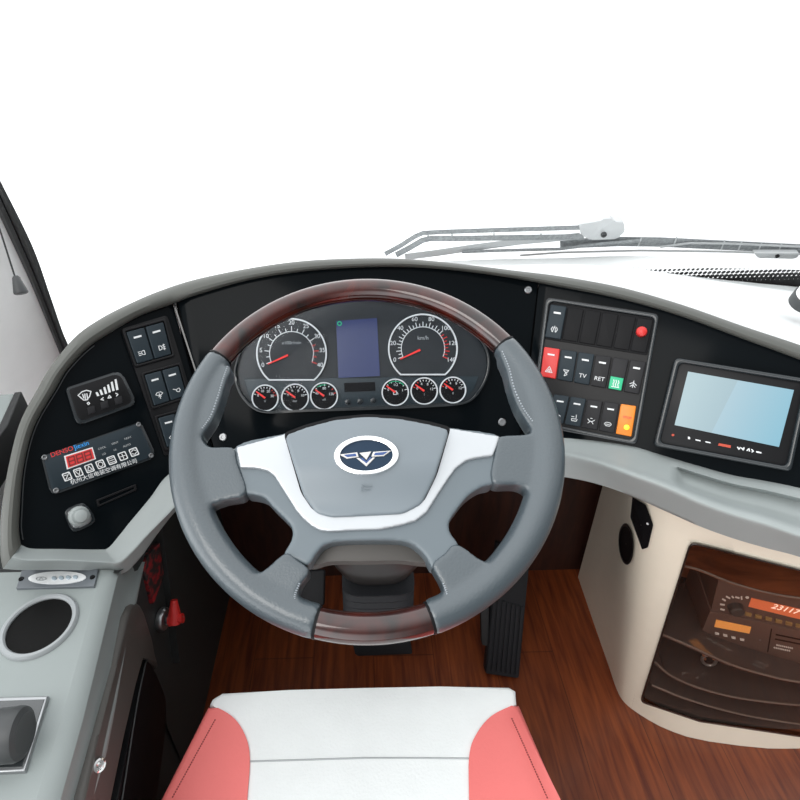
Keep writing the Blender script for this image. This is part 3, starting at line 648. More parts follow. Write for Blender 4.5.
G['rustred'] = mat('rust_red_print', (.45, .05, .02), .5, emit=.1)
mk('maker_mark', prism(PR, [(719, 443.2), (731, 445.4), (730.5, 448), (718, 445.4)], .0105, .0117), G['rustred'], mo)
mk('button_mark', strokes(PR, [[(737.5, 447), (739, 449.3), (740.4, 447.5)], [(741.5, 448), (743.5, 450), (744, 447.6)]], 1.1, .0112), G['white'], mo)
mk('button_mark', strokes(PR, [[(747, 450.6), (749, 448.6), (749.5, 451.2)], [(751.5, 449.5), (753.5, 451), (752, 452)]], 1.1, .0112), G['white'], mo)
mk('button_mark', strokes(PR, [[(756.5, 451.8), (761, 452.8)]], 1.4, .0112), G['white'], mo)
mk('remote_eye', prism(PR, ell(673, 435, 1.4, 1.2, 0, 12), .0105, .0117), G['rustred'], mo)

# ================================================================== STEERING WHEEL
e_ = math.radians(63); nW = Vector((0, -math.cos(e_), math.sin(e_)))
_c = CAM + ray(367, 462) * .62
PW = Pl(_c, nW, Vector((0, 1, .2)))
OC = Vector((0.0, .038)); RO = .2335; TR = .0162; RC = RO - TR
sw = thing('steering_wheel', 'four spoke grey leather steering wheel with dark red wood rim sections', 'steering wheel', PW.at(0, .03, -.06))
def wpt(a, r=RC, w=0): return PW.at(OC.x + r * math.cos(a), OC.y + r * math.sin(a), w)
def wang(px, py): u, v = PW.uv(PW.hit(px, py, .008)); return math.atan2(v - OC.y, u - OC.x)
aTR, aTL = wang(503.5, 343.5), wang(223, 358); aBL, aBR = wang(314, 631), wang(433, 624)
aBL = aBL % (2 * math.pi) ; aBR = aBR % (2 * math.pi)
def arc(a0, a1, n): return [a0 + (a1 - a0) * k / n for k in range(n + 1)]
mk('wood_rim_top', tube([wpt(a) for a in arc(aTR, aTL, 60)], TR * .96, 20), G['rimwood'], sw, label='dark red burl wood upper rim')
mk('wood_rim_bottom', tube([wpt(a) for a in arc(aBL, aBR, 30)], TR * .96, 20), G['rimwood'], sw, label='dark red burl wood lower rim')
def remeshed(bm, vox, it):
    me = bpy.data.meshes.new('tmp'); bm.to_mesh(me); bm.free(); ob = bpy.data.objects.new('tmp', me); COL.objects.link(ob)
    r = ob.modifiers.new('r', 'REMESH'); r.mode = 'VOXEL'; r.voxel_size = vox
    s = ob.modifiers.new('s', 'SMOOTH'); s.iterations = it; s.factor = .5
    dg = bpy.context.evaluated_depsgraph_get(); m2 = bpy.data.meshes.new_from_object(ob.evaluated_get(dg))
    bpy.data.objects.remove(ob); b2 = bmesh.new(); b2.from_mesh(m2); bpy.data.meshes.remove(m2); return b2
spL_up = [(208, 372), (231, 366), (226, 380), (221, 397), (214, 416), (206, 428), (201, 436), (205, 443), (212, 446.5), (233, 447), (237, 462), (246, 493), (222, 500), (206, 507), (202, 517), (204, 524), (185, 520), (176, 470), (184, 410)]
spL_lo = [(205, 528), (210, 538), (225, 560), (234, 571.5), (246, 575), (262, 571), (285, 552), (296, 559), (310, 570), (301, 584), (296.5, 600), (300, 610), (313, 618), (300, 632), (240, 590), (200, 545)]
spR_up = [(515, 358), (500, 352), (506, 368), (511, 388), (519, 408), (529, 424), (532, 431), (524, 434), (499, 436), (495, 450), (491.5, 482), (516, 484), (528, 489), (533, 500), (531, 512), (552, 510), (562, 470), (552, 410)]
spR_lo = [(530, 516), (525, 528), (513, 547), (502, 561), (485, 561.5), (457, 543), (445, 553), (432, 564), (440, 580), (445, 594), (442, 603), (428, 613), (440, 625), (500, 585), (540, 540)]
LS = {}
for nm, polys, a0, a1 in (('L', (spL_up, spL_lo), aTL, aBL), ('R', (spR_up, spR_lo), aBR - 2 * math.pi, aTR)):
    N = 90; rad = []; path = []
    for a in arc(a0, a1, N):
        k = (a - a0) / (a1 - a0); rr = TR * (1.08 + .16 * max(0, math.sin(k * math.pi)) ** 2)
        rad.append(rr); path.append(wpt(a, RO + .0005 - rr))
    bm = tube(path, rad, 18)
    for pl_ in polys: prism(PW, cr(pl_, 3, True), -.016, .012, bm=bm)
    bmesh.ops.recalc_face_normals(bm, faces=bm.faces)
    mk('leather_grip', remeshed(bm, .0022, 16), G['leather'], sw, sharp=70, label={'L': 'grey leather left half of the rim', 'R': 'grey leather right half of the rim'}[nm])
for a in (aTR, aTL, aBL, aBR):
    mk('rim_joint', tube([wpt(a - .006), wpt(a + .006)], TR * 1.02, 20), G['blackm'], sw)
# stitching on the inner side of the leather
for pts in (cr([(231, 366), (226, 380), (221, 397), (214, 416), (205, 429)], 7), cr([(203, 520), (207, 535), (216, 550), (226, 563)], 7), cr([(499, 351), (506, 368), (511, 388), (520, 408), (530, 422)], 7), cr([(532, 512), (526, 528), (515, 546), (503, 560)], 7), cr([(303, 583), (298, 596), (299, 606)], 6), cr([(440, 583), (444, 595), (441, 604)], 6)):
    bm = bmesh.new()
    for k in range(0, len(pts) - 1): tube([PW.hit(lerp(pts[k], pts[k + 1], q)[0] + (-3.2 if pts[0][0] < 370 else 3.2), lerp(pts[k], pts[k + 1], q)[1], .0118) for q in (.1, .62)], .0011, 5, bm=bm)
    mk('stitching', bm, mat('grey_thread', (.30, .33, .36), .6), sw)
# hub body, silver trim, pad
hubp = cr([(235, 446), (284, 433), (330, 420), (367, 417), (400, 419), (449, 427), (500, 435.5), (498, 455), (496, 481), (482, 486.5), (468, 496), (456, 511), (449.5, 522), (451, 533), (459, 545.5), (449, 556), (434, 569), (428, 560), (419, 549), (401, 540.5), (347, 540.5), (326, 544), (316, 554), (308, 565), (296, 560), (283, 556), (291, 540), (292, 530), (288, 522), (272, 506), (264, 497.5), (252, 494), (244, 492), (240, 476)], 4, True)
mk('hub_body', remeshed(prism(PW, hubp, -.024, .008), .0018, 14), G['hub'], sw, sharp=70)
skirt = cr([(325, 546), (347, 541), (401, 541), (420, 549), (434, 570), (426, 560), (400, 556), (367, 560), (330, 559), (309, 566), (314, 556)], 4, True)
PWb = PW
mk('hub_skirt', prism(PW, cr([(318, 520), (420, 520), (438, 560), (425, 563), (400, 560.5), (367, 561), (330, 561.5), (311, 566), (305, 555)], 4, True), -.035, -.014, .006), G['taupe'], sw, label='brownish grey rear shroud of the hub')
trimp = [(236, 447), (260, 440.5), (284, 434), (300, 428)] + [(330, 423), (367, 421), (400, 422), (430, 425)] + [(450, 428), (475, 432), (500, 436), (496.5, 447), (493, 455.5), (480, 457), (467, 460), (456, 468), (448, 479), (437, 496), (427, 512), (416, 520.5), (401, 525), (380, 529), (360, 529.5), (340, 530.5), (329, 531), (320, 530), (311, 525), (303, 518), (296, 510), (288, 497), (279, 483), (274, 475), (267, 470), (255, 467.5), (240, 467)]
mk('silver_trim', remeshed(prism(PW, trimp, -.006, .0125), .0013, 5), G['silver'], sw, sharp=70, label='satin silver wing shaped trim')
padp = rnd([(284, 434), (306, 426), (335, 418.5), (367, 415.5), (400, 417.5), (430, 423), (450, 428), (436, 474), (423, 500), (404, 510), (367, 512), (329, 513.5), (314, 509), (302, 492)], 5, 4)
pbm = remeshed(prism(PW, padp, .0, .028), .0016, 10)
for v in pbm.verts:
    d_ = v.co - PW.o; w_ = d_.dot(PW.n); u_, v_ = d_.dot(PW.u), d_.dot(PW.v)
    k_ = smooth(.004, .024, w_)
    v.co += PW.n * k_ * (.0002 - .003 * (u_ / .09) ** 2 - .012 * smooth(-.008, -.062, v_) - .0025 * smooth(.02, .06, v_))
mk('horn_pad', pbm, G['pad'], sw, sharp=70, label='smooth grey horn pad')
mk('pad_gap', prism(PW, rnd([(283.5, 433), (306, 424.5), (335, 417), (367, 414), (400, 416), (430, 421.5), (451, 427), (437, 475), (424, 501.5), (404.5, 511.8), (367, 513.5), (329, 515), (313, 510.5), (301, 493)], 5, 4), 0, .0130, 0), G['blackm'], sw)
em = mk('emblem', prism(PW, ell(366.3, 455, 29.0, 16.5, -2, 48), .022, .0293, .001), mat('emblem_blue', (.013, .030, .058), .45, spec=.2), sw, label='oval blue maker emblem with silver wings')
mk('emblem_ring', ringp(PW, ell(366.3, 455, 32.5, 19.5, -2, 48), ell(366.3, 455.2, 26.3, 15.2, -2, 48), .022, .0313, bev=.001), G['chrome'], em)
ec = lambda x, y: (320 + x * .125, 425 + y * .125)
G['wingsilver'] = mat('emblem_silver', (.62, .60, .58), .35, metal=.5)
for pts in (((152, 235), (298, 217), (310, 255), (215, 268)), ((572, 203), (425, 214), (410, 252), (510, 248)), ((315, 222), (412, 210), (372, 278)), ((290, 262), (315, 262), (370, 308), (420, 258), (442, 258), (372, 330))):
    mk('emblem_wing', prism(PW, [ec(*p) for p in pts], .0285, .0304, .0004), G['wingsilver'], em)
G['wingblue'] = mat('emblem_inlay', (.03, .07, .22), .3)
for pts in (((190, 238), (285, 228), (292, 247), (218, 256)), ((545, 212), (440, 222), (430, 242), (505, 238)), ((318, 262), (340, 262), (371, 290), (398, 258), (415, 258), (371, 306))):
    mk('emblem_inlay', prism(PW, [ec(*p) for p in pts], .0302, .0309), G['wingblue'], em)
mk('horn_symbol', strokes(PW, [[ec(335, 478), (ec(355, 490)), ec(415, 490)], [ec(335, 495), ec(335, 530)], [ec(355, 515), ec(400, 515)]], .8, .0236), G['hub'], sw)
for pts in (((231, 447), (236, 466), (244, 493)), ((503.5, 436), (500.5, 455), (497, 482)), ((279.5, 557), (294, 564), (307, 574)), ((461, 546.5), (449, 557), (436, 569))):
    mk('spoke_joint', tube([PW.hit(*p, .0092) for p in cr([lerp(pts[0], pts[1], .18), pts[1], lerp(pts[2], pts[1], .18)], 4)], .0013, 6), G['blackm'], sw)

# steering column below the hub
PCOL = Pl(CAM + ray(378, 585) * .82, Vector((0, -.6, .8)))
sc = thing('steering_column', 'dark grey steering column with ribbed rubber bellows below the wheel', 'steering column', FLOOR.hit(380, 650))
top = PW.at(.005, -.01, -.03); basep = FLOOR.hit(381, 652) + Vector((0, .05, 0)); ax = (top - basep)
axn = ax.normalized()
c0 = P(377, 552, .74); c1_ = P(378, 583, .80)
rows = []
for k, (py, a, d) in enumerate(((545, 49, .735), (554, 49, .74), (561, 46, .75), (567, 41, .765), (572, 37, .78))):
    c = P(377, py, d); rw = a / FPX * d
    rows.append([c + Vector((rw * math.copysign(abs(math.cos(t)) ** .7, math.cos(t)), rw * .55 * math.copysign(abs(math.sin(t)) ** .7, math.sin(t)) + .02, -.018 * abs(math.sin(t)))) for t in [2 * math.pi * i / 32 for i in range(32)]])
bm = grid(rows, closed=True); bm.faces.new(bm.verts[-32:])
mk('column_shroud', bm, mat('dark_brown_grey_plastic', (.017, .015, .0145), .4), sc)
rows = []
for k in range(11):
    t = k / 10; c = P(378, 577 + 31 * t, .80 + .03 * t); rw = (36 if k % 2 == 0 else 32.5) / FPX * .8
    rows.append([c + Vector((rw * math.copysign(abs(math.cos(q)) ** .5, math.cos(q)), rw * .6 * math.copysign(abs(math.sin(q)) ** .5, math.sin(q)), 0)) for q in [2 * math.pi * i / 40 for i in range(40)]])
bm = grid(rows, closed=True); bm.verts.ensure_lookup_table(); bm.faces.new([bm.verts[i] for i in range(40)])
mk('bellows', bm, G['pedal'], sc)
a_ = P(379, 606, .83)
mk('column_tube', grid([[c + Vector((rw * math.cos(q), rw * .7 * math.sin(q), 0)) for q in [2 * math.pi * i / 24 for i in range(24)]] for c, rw in ((a_, .052), (basep + Vector((0, 0, .03)), .055), (basep + Vector((0, 0, .012)), .062), (basep, .064))], closed=True), G['rubber'], sc)

# ================================================================== PEDALS
def pedal(name, label, tl, tr, br, bl, dt, db, ribs):
    a, b, c, d = P(*tl, dt), P(*tr, dt), P(*br, db), P(*bl, db)
    t = thing(name, label, 'pedal', (c + d) / 2)
    pl = plane3(a, c, d); pl.o = d
    q = [tl, tr, br, bl]
    mk('tread_plate', prism(pl, rnd(q, 3, 3), -.022, 0, .004), G['pedal'], t)
    for k in range(ribs):
        s = (k + .6) / (ribs + .2)
        mk('tread_rib', prism(pl, subq(q, s - .28 / ribs, .42, s + .28 / ribs, .97), -.001, .0035, .001), G['pedal'], t)
    return t, pl
t, pl = pedal('accelerator_pedal', 'long ribbed black accelerator pedal on the floor right of the wheel', (497, 543), (530, 556), (519, 679), (485, 674), 1.19, 1.225, 7)
mk('hinge_bracket', prism(pl, rnd([(481, 610), (489, 606), (488, 646), (482, 645)], 1.5), -.02, -.003, .002), G['rubber'], t)
t, pl = pedal('brake_pedal', 'black brake pedal pad just below the lower wheel rim', (352, 641), (409, 639), (413, 655), (356, 657), 1.11, 1.12, 0)
mk('pedal_arm', tube([pl.hit(385, 640, -.01), pl.hit(384, 610, -.05), Vector((.03, .93, .35))], .011, 10), G['rubber'], t)
t, pl = pedal('clutch_pedal', 'dark grey clutch pedal seen between the lower left spokes', (302, 571), (325, 569), (324, 606), (300, 605), 1.12, 1.10, 0)
mk('pedal_arm', tube([pl.hit(313, 574, -.012), pl.hit(312, 560, -.05), Vector((-.12, .95, .5))], .010, 10), G['rubber'], t)

# ================================================================== SIDE CONSOLE
con = thing('side_console', 'grey armrest console with cup holder at the lower left', 'console', Vector((-.45, .1, 0)))
topR = [(116.8, 569.5), (115, 577), (112, 589), (93, 667), (81, 715), (57, 799)]
E0 = [PCON.hit(*p) for p in topR]; dirb = (E0[-1] - E0[2]).normalized()
E0.append(E0[-1] + dirb * .16)
rows = []
zt = CAM.z - .60
def crow(dx, z): return [Vector((p.x + dx, p.y, z + (0 if i > 0 else 0))) for i, p in enumerate(E0)]
rows = [[Vector((-.62, p.y, zt)) for p in E0], crow(-.02, zt), crow(-.008, zt - .002), crow(-.001, zt - .010), crow(-.002, zt - .045), crow(.002, zt - .062), crow(.006, zt - .070), crow(.004, zt - .082), crow(-.004, zt - .098), [Vector((p.x - .012, p.y, zt - .13)) for p in E0]]
bk = (E0[0] - E0[2]).normalized() * .075
full = rows
rows = [[Vector((r[0].x + bk.x, r[0].y + bk.y, min(r[0].z, .572)))] + r for r in rows]
# cup holder cut out of the top: top built as a ring round the hole plus a strip
cupc = PCON.hit(40, 626); cupr = .0435
bm = grid(rows[1:])
N = 48
hole = [Vector((cupc.x + cupr * math.cos(2 * math.pi * i / N), cupc.y + cupr * math.sin(2 * math.pi * i / N), zt)) for i in range(N)]
inner_edge = full[1]
outer_loop = [Vector((-.62, E0[0].y, zt))] + inner_edge + [Vector((-.62, E0[-1].y, zt))]
# order the two loops by angle about the cup centre
def ang(p): return math.atan2(p.y - cupc.y, p.x - cupc.x)
def at_angle(a):
    d = Vector((math.cos(a), math.sin(a))); best = None
    L = outer_loop
    for i in range(len(L)):
        p, q = L[i].xy - cupc.xy, L[(i + 1) % len(L)].xy - cupc.xy; e = q - p
        den = d.x * e.y - d.y * e.x
        if abs(den) < 1e-12: continue
        tt = (p.x * e.y - p.y * e.x) / den; ss = (p.x * d.y - p.y * d.x) / den
        if tt > 0 and -1e-6 <= ss <= 1 + 1e-6 and (best is None or tt < best): best = tt
    return Vector((cupc.x + d.x * best, cupc.y + d.y * best, zt))
angs = sorted([2 * math.pi * i / N for i in range(N)] + [ang(p) % (2 * math.pi) for p in outer_loop])
grid([[Vector((cupc.x + cupr * math.cos(a), cupc.y + cupr * math.sin(a), zt)) for a in angs], [at_angle(a) for a in angs]], bm=bm, closed=True)
mk('console_body', bm, G['trim'], con, sharp=40)
G['darkwell'] = mat('dark_cup_liner', (.004, .004, .004), .5, spec=.1); G['dullring'] = mat('dull_metal_ring', (.30, .32, .33), .4)
cup = mk('cup_holder', lathe(cupc + Vector((0, 0, .001)), (0, 0, 1), [(.0375, 0), (.0365, -.02), (.034, -.085), (0, -.085)], 40), G['darkwell'], con, label='round cup holder with dark well')
mk('cup_ring', lathe(cupc, (0, 0, 1), [(.0375, -.006), (.0375, .003), (.0392, .0052), (.0425, .0052), (.0446, .003), (.0452, 0), (.0452, -.003)], 48), G['dullring'], cup, label='satin metal cup ring')
for v in (): pass
# dark lower side of the console
sideP = [Vector((-.375, .95, 0)), Vector((-.365, .70, 0)), Vector((-.36, .60, 0)), Vector((-.36, .51, 0)), Vector((-.36, .45, 0))] + [Vector((p.x - .028, p.y, 0)) for p in E0[1:]]
zs = [.72, .72, .655, .60, .545] + [zt - .10] * 10
rows = [[Vector((p.x + .002, p.y, zz)) for p, zz in zip(sideP, zs)]] + [[Vector((p.x + (-.385 - p.x) * k, p.y, z)) for p in sideP] for k, z in ((.1, .44), (.35, .32), (.7, .16), (1, 0))]
# closing piece behind the top
mk('rear_closing', grid([[Vector((-.60, E0[0].y - .002, zt - .002)), Vector((E0[1].x, E0[0].y - .002, zt - .004))], [Vector((-.60, E0[0].y + .05, zt - .06)), Vector((E0[1].x + .005, E0[0].y + .07, zt - .05))], [Vector((-.60, E0[0].y + .12, zt - .075)), Vector((E0[1].x + .0, E0[0].y + .15, zt - .045))], [Vector((-.60, E0[0].y + .06, .3)), Vector((E0[1].x - .01, E0[0].y + .06, .3))]]), G['kick'], con)
mk('side_panel', grid(rows), G['kick'], con, label='dark side panel of the console')
PSD = plane3(E0[1] + Vector((-.006, 0, -.08)), E0[5] + Vector((-.006, 0, -.08)), Vector((-.385, .45, .02)), Vector((0, 0, 1)))
mk('pocket_frame', prism(PSD, [(78, 822), (99, 735), (117, 665), (127, 617), (131, 606), (136, 601), (141, 604), (145, 612), (152, 640), (160, 668), (150, 660), (143, 652), (135, 680), (124, 735), (108, 822)], -.03, .012, .007, 4), G['taupe'], con, label='raised taupe frame round the pocket')
mk('door_pocket', prism(PSD, rnd([(146, 655), (157, 676), (167, 701), (165, 735), (156, 806), (117, 806), (128, 745)], 6, 5), -.04, .006, .004), G['blackm'], con, label='gloss black pocket panel')
mk('piping', tube([PSD.hit(*p, .008) for p in cr([(147, 657), (137, 705), (122, 800)], 8)], .0012, 6), G['dgrey'], con)
PSDd = (PSD.hit(98, 765, .014) - CAM).dot(FWD)
lk = lathe(P(98, 765, PSDd), Vector((.85, -.3, .5)), [(.008, -.008), (.008, .001), (.007, .0035), (.005, .004), (.0045, .002), (.003, .002), (.002, .0035), (0, .0038)], 26)
tag(mk('chrome_lock', lk, G['chrome']), 'small round chrome lock on the inner edge of the console', 'lock')
cs = thing('control_strip', 'small silver plate with white oval of four buttons on console', 'control strip', PCON.hit(57, 580))
sq = [(21.5, 570), (98, 569), (94, 586), (16, 588)]
mk('plate', prism(PCON, sq, -.001, .0045, .001), mat('dull_strip_metal', (.12, .135, .15), .35), cs)
mk('oval_label', prism(PCON, ell(57, 577.6, 29, 6.3, -1.5, 36), .004, .0056, .0004), G['white'], cs, label='white oval label')
mk('maker_mark', strokes(PCON, [ell(41, 578.6, 5, 1.7, -2, 14) + [(46, 578.6)], [(39, 579.5), (41, 577.3), (43, 579.5)]], .7, .0057), G['grey'], cs)
for x, y in ((53.8, 577.8), (60.9, 577.4), (68, 577), (75.1, 576.7)):
    mk('push_button', prism(PCON, ell(x, y, 2.5, 1.9, 0, 18), .005, .0072, .0006), mat('grey_blue_button', (.35, .42, .47), .4), cs)
for x, y in ((21.3, 579), (92.5, 577.3)):
    mk('screw', lathe(PCON.hit(x, y, .0045), (0, 0, 1), [(.0035, 0), (.003, .0014), (.001, .0006), (0, .0006)], 14), G['blackm'], cs)
ms = thing('lever_switch', 'black lever knob on a chrome framed plate at lower left', 'lever switch', PCON.hit(10, 735))
mk('frame_plate', prism(PCON, [(-75, 699), (48, 695.5), (24.5, 771), (-100, 778)], -.001, .006, .002), G['steel'], ms)
mk('plate', prism(PCON, [(-72, 703), (44.5, 699), (22, 767), (-95, 773)], .004, .0068, .0005), mat('gloss_dark_plate', (.03, .035, .038), .1, coat=1), ms)
kc0 = PCON.hit(-22, 739, .026); kd = (PCON.hit(24, 733, .026) - kc0)
L_ = kd.length; kn = lathe(kc0 - kd * .3, kd.normalized(), [(.018, 0), (.024, .004), (.0255, .012), (.025, .045), (.0255, .051), (.024, .056), (.019, .059), (.017, .0585), (0, .0585)], 36)
mk('knob', kn, G['dgrey'], ms)
mk('knob_ribs', tube([kc0 + kd.normalized() * .012 + Vector((0, .0255 * math.cos(a) * .99, .0255 * math.sin(a) * .99)) for a in [math.radians(30 + 12 * i) for i in range(11)]], .0012, 5), G['blackm'], ms)
mk('stem', tube([kc0, kc0 - Vector((0, 0, .026))], .014, 18), G['blackm'], ms)

# red valve handle and patterned red panel under the left of the dash
PSV = Pl(Vector((-.362, .5, .5)), Vector((1, -.12, .05)), Vector((0, 0, 1)))
va = thing('air_valve', 'red valve handle on a metal washer under the left dash', 'valve', PSV.hit(162, 630))
vc = PSV.hit(163, 619)
mk('washer', lathe(vc, PSV.n, [(.019, -.004), (.019, .003), (.017, .006), (.010, .007), (.010, .004), (0, .004)], 28), G['steel'], va)
mk('stem', tube([vc, vc + PSV.n * .035], .006, 12), G['steel'], va)
hc = vc + PSV.n * .03
tipu = P(174, 600, (hc - CAM).dot(FWD)); tipr = P(183, 618, (hc - CAM).dot(FWD))
mk('handle', tube([P(174, 623, (hc - CAM).dot(FWD)), P(174.5, 616, (hc - CAM).dot(FWD)), tipu], [.012, .011, .0055], 12, bm=tube([P(169, 621, (hc - CAM).dot(FWD)), tipr], [.009, .008], 12)), G['red'], va, label='red lever handle')
rm = bpy.data.materials.new('red_mottled_panel'); rm.use_nodes = True; t_ = rm.node_tree; b_ = t_.nodes['Principled BSDF']
tcn = t_.nodes.new('ShaderNodeTexCoord'); vn = t_.nodes.new('ShaderNodeTexNoise'); vn.inputs['Scale'].default_value = 90; t_.links.new(tcn.outputs['Object'], vn.inputs['Vector'])
rr_ = t_.nodes.new('ShaderNodeValToRGB'); rr_.color_ramp.elements[0].position = .45; rr_.color_ramp.elements[1].position = .65; rr_.color_ramp.elements[0].color = (.02, .018, .018, 1); rr_.color_ramp.elements[1].color = (.30, .015, .02, 1)
t_.links.new(vn.outputs['Fac'], rr_.inputs[0]); t_.links.new(rr_.outputs[0], b_.inputs['Base Color'])
tag(mk('speaker_cover', prism(PSV, [(160, 543), (148, 556), (143.5, 570), (154, 604), (164, 575)], -.012, .006, .001), rm), 'dark red mottled cover under the left end of dashboard', 'cover')

# ================================================================== SEAT
st = thing('driver_seat', 'white and coral red driver seat cushion in the foreground', 'seat', Vector((0, .1, 0)))
WP = lambda px, py: Vector(PSEAT.uv(PSEAT.hit(px, py)))
fl = [WP(209, 704), WP(212, 698), WP(222, 692)]; fr_ = [WP(509, 686), WP(516, 690), WP(519, 697)]
front = fl[1:] + [WP(290, 690), WP(365, 688), WP(440, 686.5)] + fr_[:-1]
Lo = [WP(208.5, 705), WP(160, 800)]; Ro = [WP(518.5, 703), WP(560, 800)]
def ext(a, b, y):
    t = (y - a.y) / (b.y - a.y); return a + (b - a) * t
yb = PSEAT.uv(CAM + Vector((0, -.12, -.82)))[1]
Lb = [WP(*p) for p in ((209, 704), (232, 717), (245, 735), (250, 758), (247.5, 800))]; Rb = [WP(*p) for p in ((517, 704), (491, 717), (475, 737), (469, 758), (469, 800))]
LB = [Vector((p[0], p[1])) for p in cr(Lb, 5)]; RB = [Vector((p[0], p[1])) for p in cr(Rb, 5)]
LB2 = LB + [Vector((LB[-1].x - .002, yb))]; RB2 = RB + [Vector((RB[-1].x + .002, yb))]
Lo2 = [ext(Lo[0], Lo[1], Lo[0].y - .002), Lo[1], Vector((Lo[1].x - .004, yb))]; Ro2 = [ext(Ro[0], Ro[1], Ro[0].y - .002), Ro[1], Vector((Ro[1].x + .04, yb))]
cen = LB2[::-1] + front + RB2[0:]
mk('cushion_centre', prism(PSEAT, cen, -.10, 0, .007, 3, px=False), G['whitev'], st, label='white vinyl cushion centre')
for nm, bnd, out in (('left', LB2, Lo2), ('right', RB2, Ro2)):
    o_ = [out[0], out[1], out[2]]
    poly = bnd[1:] + o_[::-1]
    o = mk('bolster', prism(PSEAT, poly, -.13, .003, .009, 4, px=False), G['redv'], st, label='coral red vinyl %s side bolster' % nm)
    s_ = 1 if nm == 'left' else -1
    bm = bmesh.new(); a, b = out[0] + Vector((s_ * .016, -.02)), out[1] + Vector((s_ * .016, 0)); n_ = 34
    for k in range(n_):
        p, q = a.lerp(b, k / n_), a.lerp(b, (k + .6) / n_)
        tube([PSEAT.at(p.x, p.y, .0032), PSEAT.at(q.x, q.y, .0032)], .0009, 4, bm=bm)
    mk('stitching', bm, mat('dark_red_thread', (.22, .03, .03), .7), o)
mk('cross_seam', tube([PSEAT.hit(*p, .0003) for p in ((250, 761.5), (300, 760), (365, 758), (420, 758), (469, 758.5))], .0012, 6), G['grey'], st)
u0, v0 = WP(225, 740); u1, v1 = WP(490, 740)
mk('seat_base', prism(PSEAT, [(u0 + .02, v0), (u1 - .02, v0), (u1 - .0, yb), (u0 + .0, yb)], -.82, -.10, px=False), G['rubber'], st)

# ================================================================== AUDIO CABINET
A_ = CAM + Vector((.607, .565, -1.25)); B_ = CAM + Vector((.915, .495, -1.25)); T_ = P(690, 545, .87)
PF = plane3(A_, B_, T_)
cab = thing('audio_cabinet', 'ivory cabinet with smoked door standing on the wood floor', 'cabinet', Vector((.8, .7, 0)))
gl_ = rnd([(690, 542), (880, 590), (880, 752), (800, 737), (700, 722), (640, 702)], [7, 1, 1, 1, 1, 6], 5)
bB = cr([FLOOR.hit(*p) for p in ((578, 577), (592, 618), (607, 661), (617, 690), (626, 704), (645, 718), (668, 730), (700, 740), (760, 748), (800, 748.5), (870, 747), (990, 742))], 6)
bT = cr([(.555, .93, .66), (.515, .80, .66), (.463, .69, .66), (.452, .64, .66), (.47, .60, .66), (.51, .578, .66), (.575, .56, .66), (.72, .545, .66), (.85, .543, .66), (1.0, .55, .66), (1.2, .57, .66), (1.42, .60, .66)], 6)
rows = [[a.lerp(b, t) for a, b in zip(bB, bT)] for t in [k / 10 for k in range(11)]]
tb = grid(rows); bmesh.ops.triangulate(tb, faces=tb.faces); BV = BVHTree.FromBMesh(tb); tb.free()
class Curved:
    n = Vector((-.3, -.95, 0))
    def hit(s, px, py, w=0.0):
        r = ray(px, py).normalized(); h = BV.ray_cast(CAM, r)
        if h[0] is None:
            q = PF.hit(px, py, w); return q
        n = h[1] if h[1].dot(r) < 0 else -h[1]
        return h[0] - r * (w / max(.25, -n.dot(r)))
CS = Curved()
def proj(p): d = p - CAM; z = d.dot(FWD); return (PPX + FPX * d.dot(RGT) / z, PPY - FPX * d.dot(UPV) / z)
def polar(c, a, steps): return [[lerp(p, c, t) for p in a] for t in steps]
def conform(poly, c, w0, w1, edge=.0):
    """plate bent to the cabinet's curved side"""
    st = polar(c, poly, (0, .06, .35, .7, .98))
    f = [[CS.hit(*p, w1 - (edge if k == 0 else 0)) for p in r] for k, r in enumerate(st)]; b = [CS.hit(*p, w0) for p in poly]
    bm = grid([b] + f, closed=True); return bm
gc = (760, 640)
# ivory shell: left side, corner and the frame round the door as one skin with the opening left out
k1 = 26
side = grid([r[:k1 + 1] for r in rows])
fl_ = [r[k1] for r in rows][::-1]
outer = [proj(p) for p in fl_]
bottom = [proj(p) for p in bB[k1 + 2:60:3]]
topedge = [proj(p) for p in bT[k1:60:3]][::-1]

OL = outer + bottom + [proj(bB[-1].lerp(bT[-1], t)) for t in (0, .5, 1)] + topedge
OL = [p for i, p in enumerate(OL) if i == 0 or math.dist(p, OL[i - 1]) > .5]
def ray_poly(poly, a):
    d = Vector((math.cos(a), math.sin(a))); best = None; g = Vector(gc)
    for i in range(len(poly)):
        p = Vector(poly[i][:2]) - g; q = Vector(poly[(i + 1) % len(poly)][:2]) - g; e = q - p; den = d.x * e.y - d.y * e.x
        if abs(den) < 1e-12: continue
        tt = (p.x * e.y - p.y * e.x) / den; ss = (p.x * d.y - p.y * d.x) / den
        if tt > 0 and -1e-6 <= ss <= 1 + 1e-6 and (best is None or tt < best): best = tt
    return (gc[0] + d.x * best, gc[1] + d.y * best)
angs = sorted(set([round(math.atan2(p[1] - gc[1], p[0] - gc[0]), 5) for p in OL] + [round(math.atan2(p[1] - gc[1], p[0] - gc[0]), 5) for p in gl_] + [round(-3.14 + 6.28 * k / 72, 5) for k in range(72)]))
LO = [ray_poly(OL, a) for a in angs]; LI = [ray_poly(gl_, a) for a in angs]
LO = [p if math.dist(p, gc) > math.dist(q, gc) + 1 else lerp(q, gc, -.02) for p, q in zip(LO, LI)]
grid([[CS.hit(*lerp(p, q, max(t, .0004 if (p[0] < 690 and 515 < p[1] < 690) else .007))) for p, q in zip(LO, LI)] for t in (0, .25, .5, .75, 1)] + [[CS.hit(*q, -.003) for q in LI]], bm=side, closed=True)
bmesh.ops.remove_doubles(side, verts=side.verts, dist=.0015)
mk('cabinet_body', side, G['ivory'], cab, sharp=50)
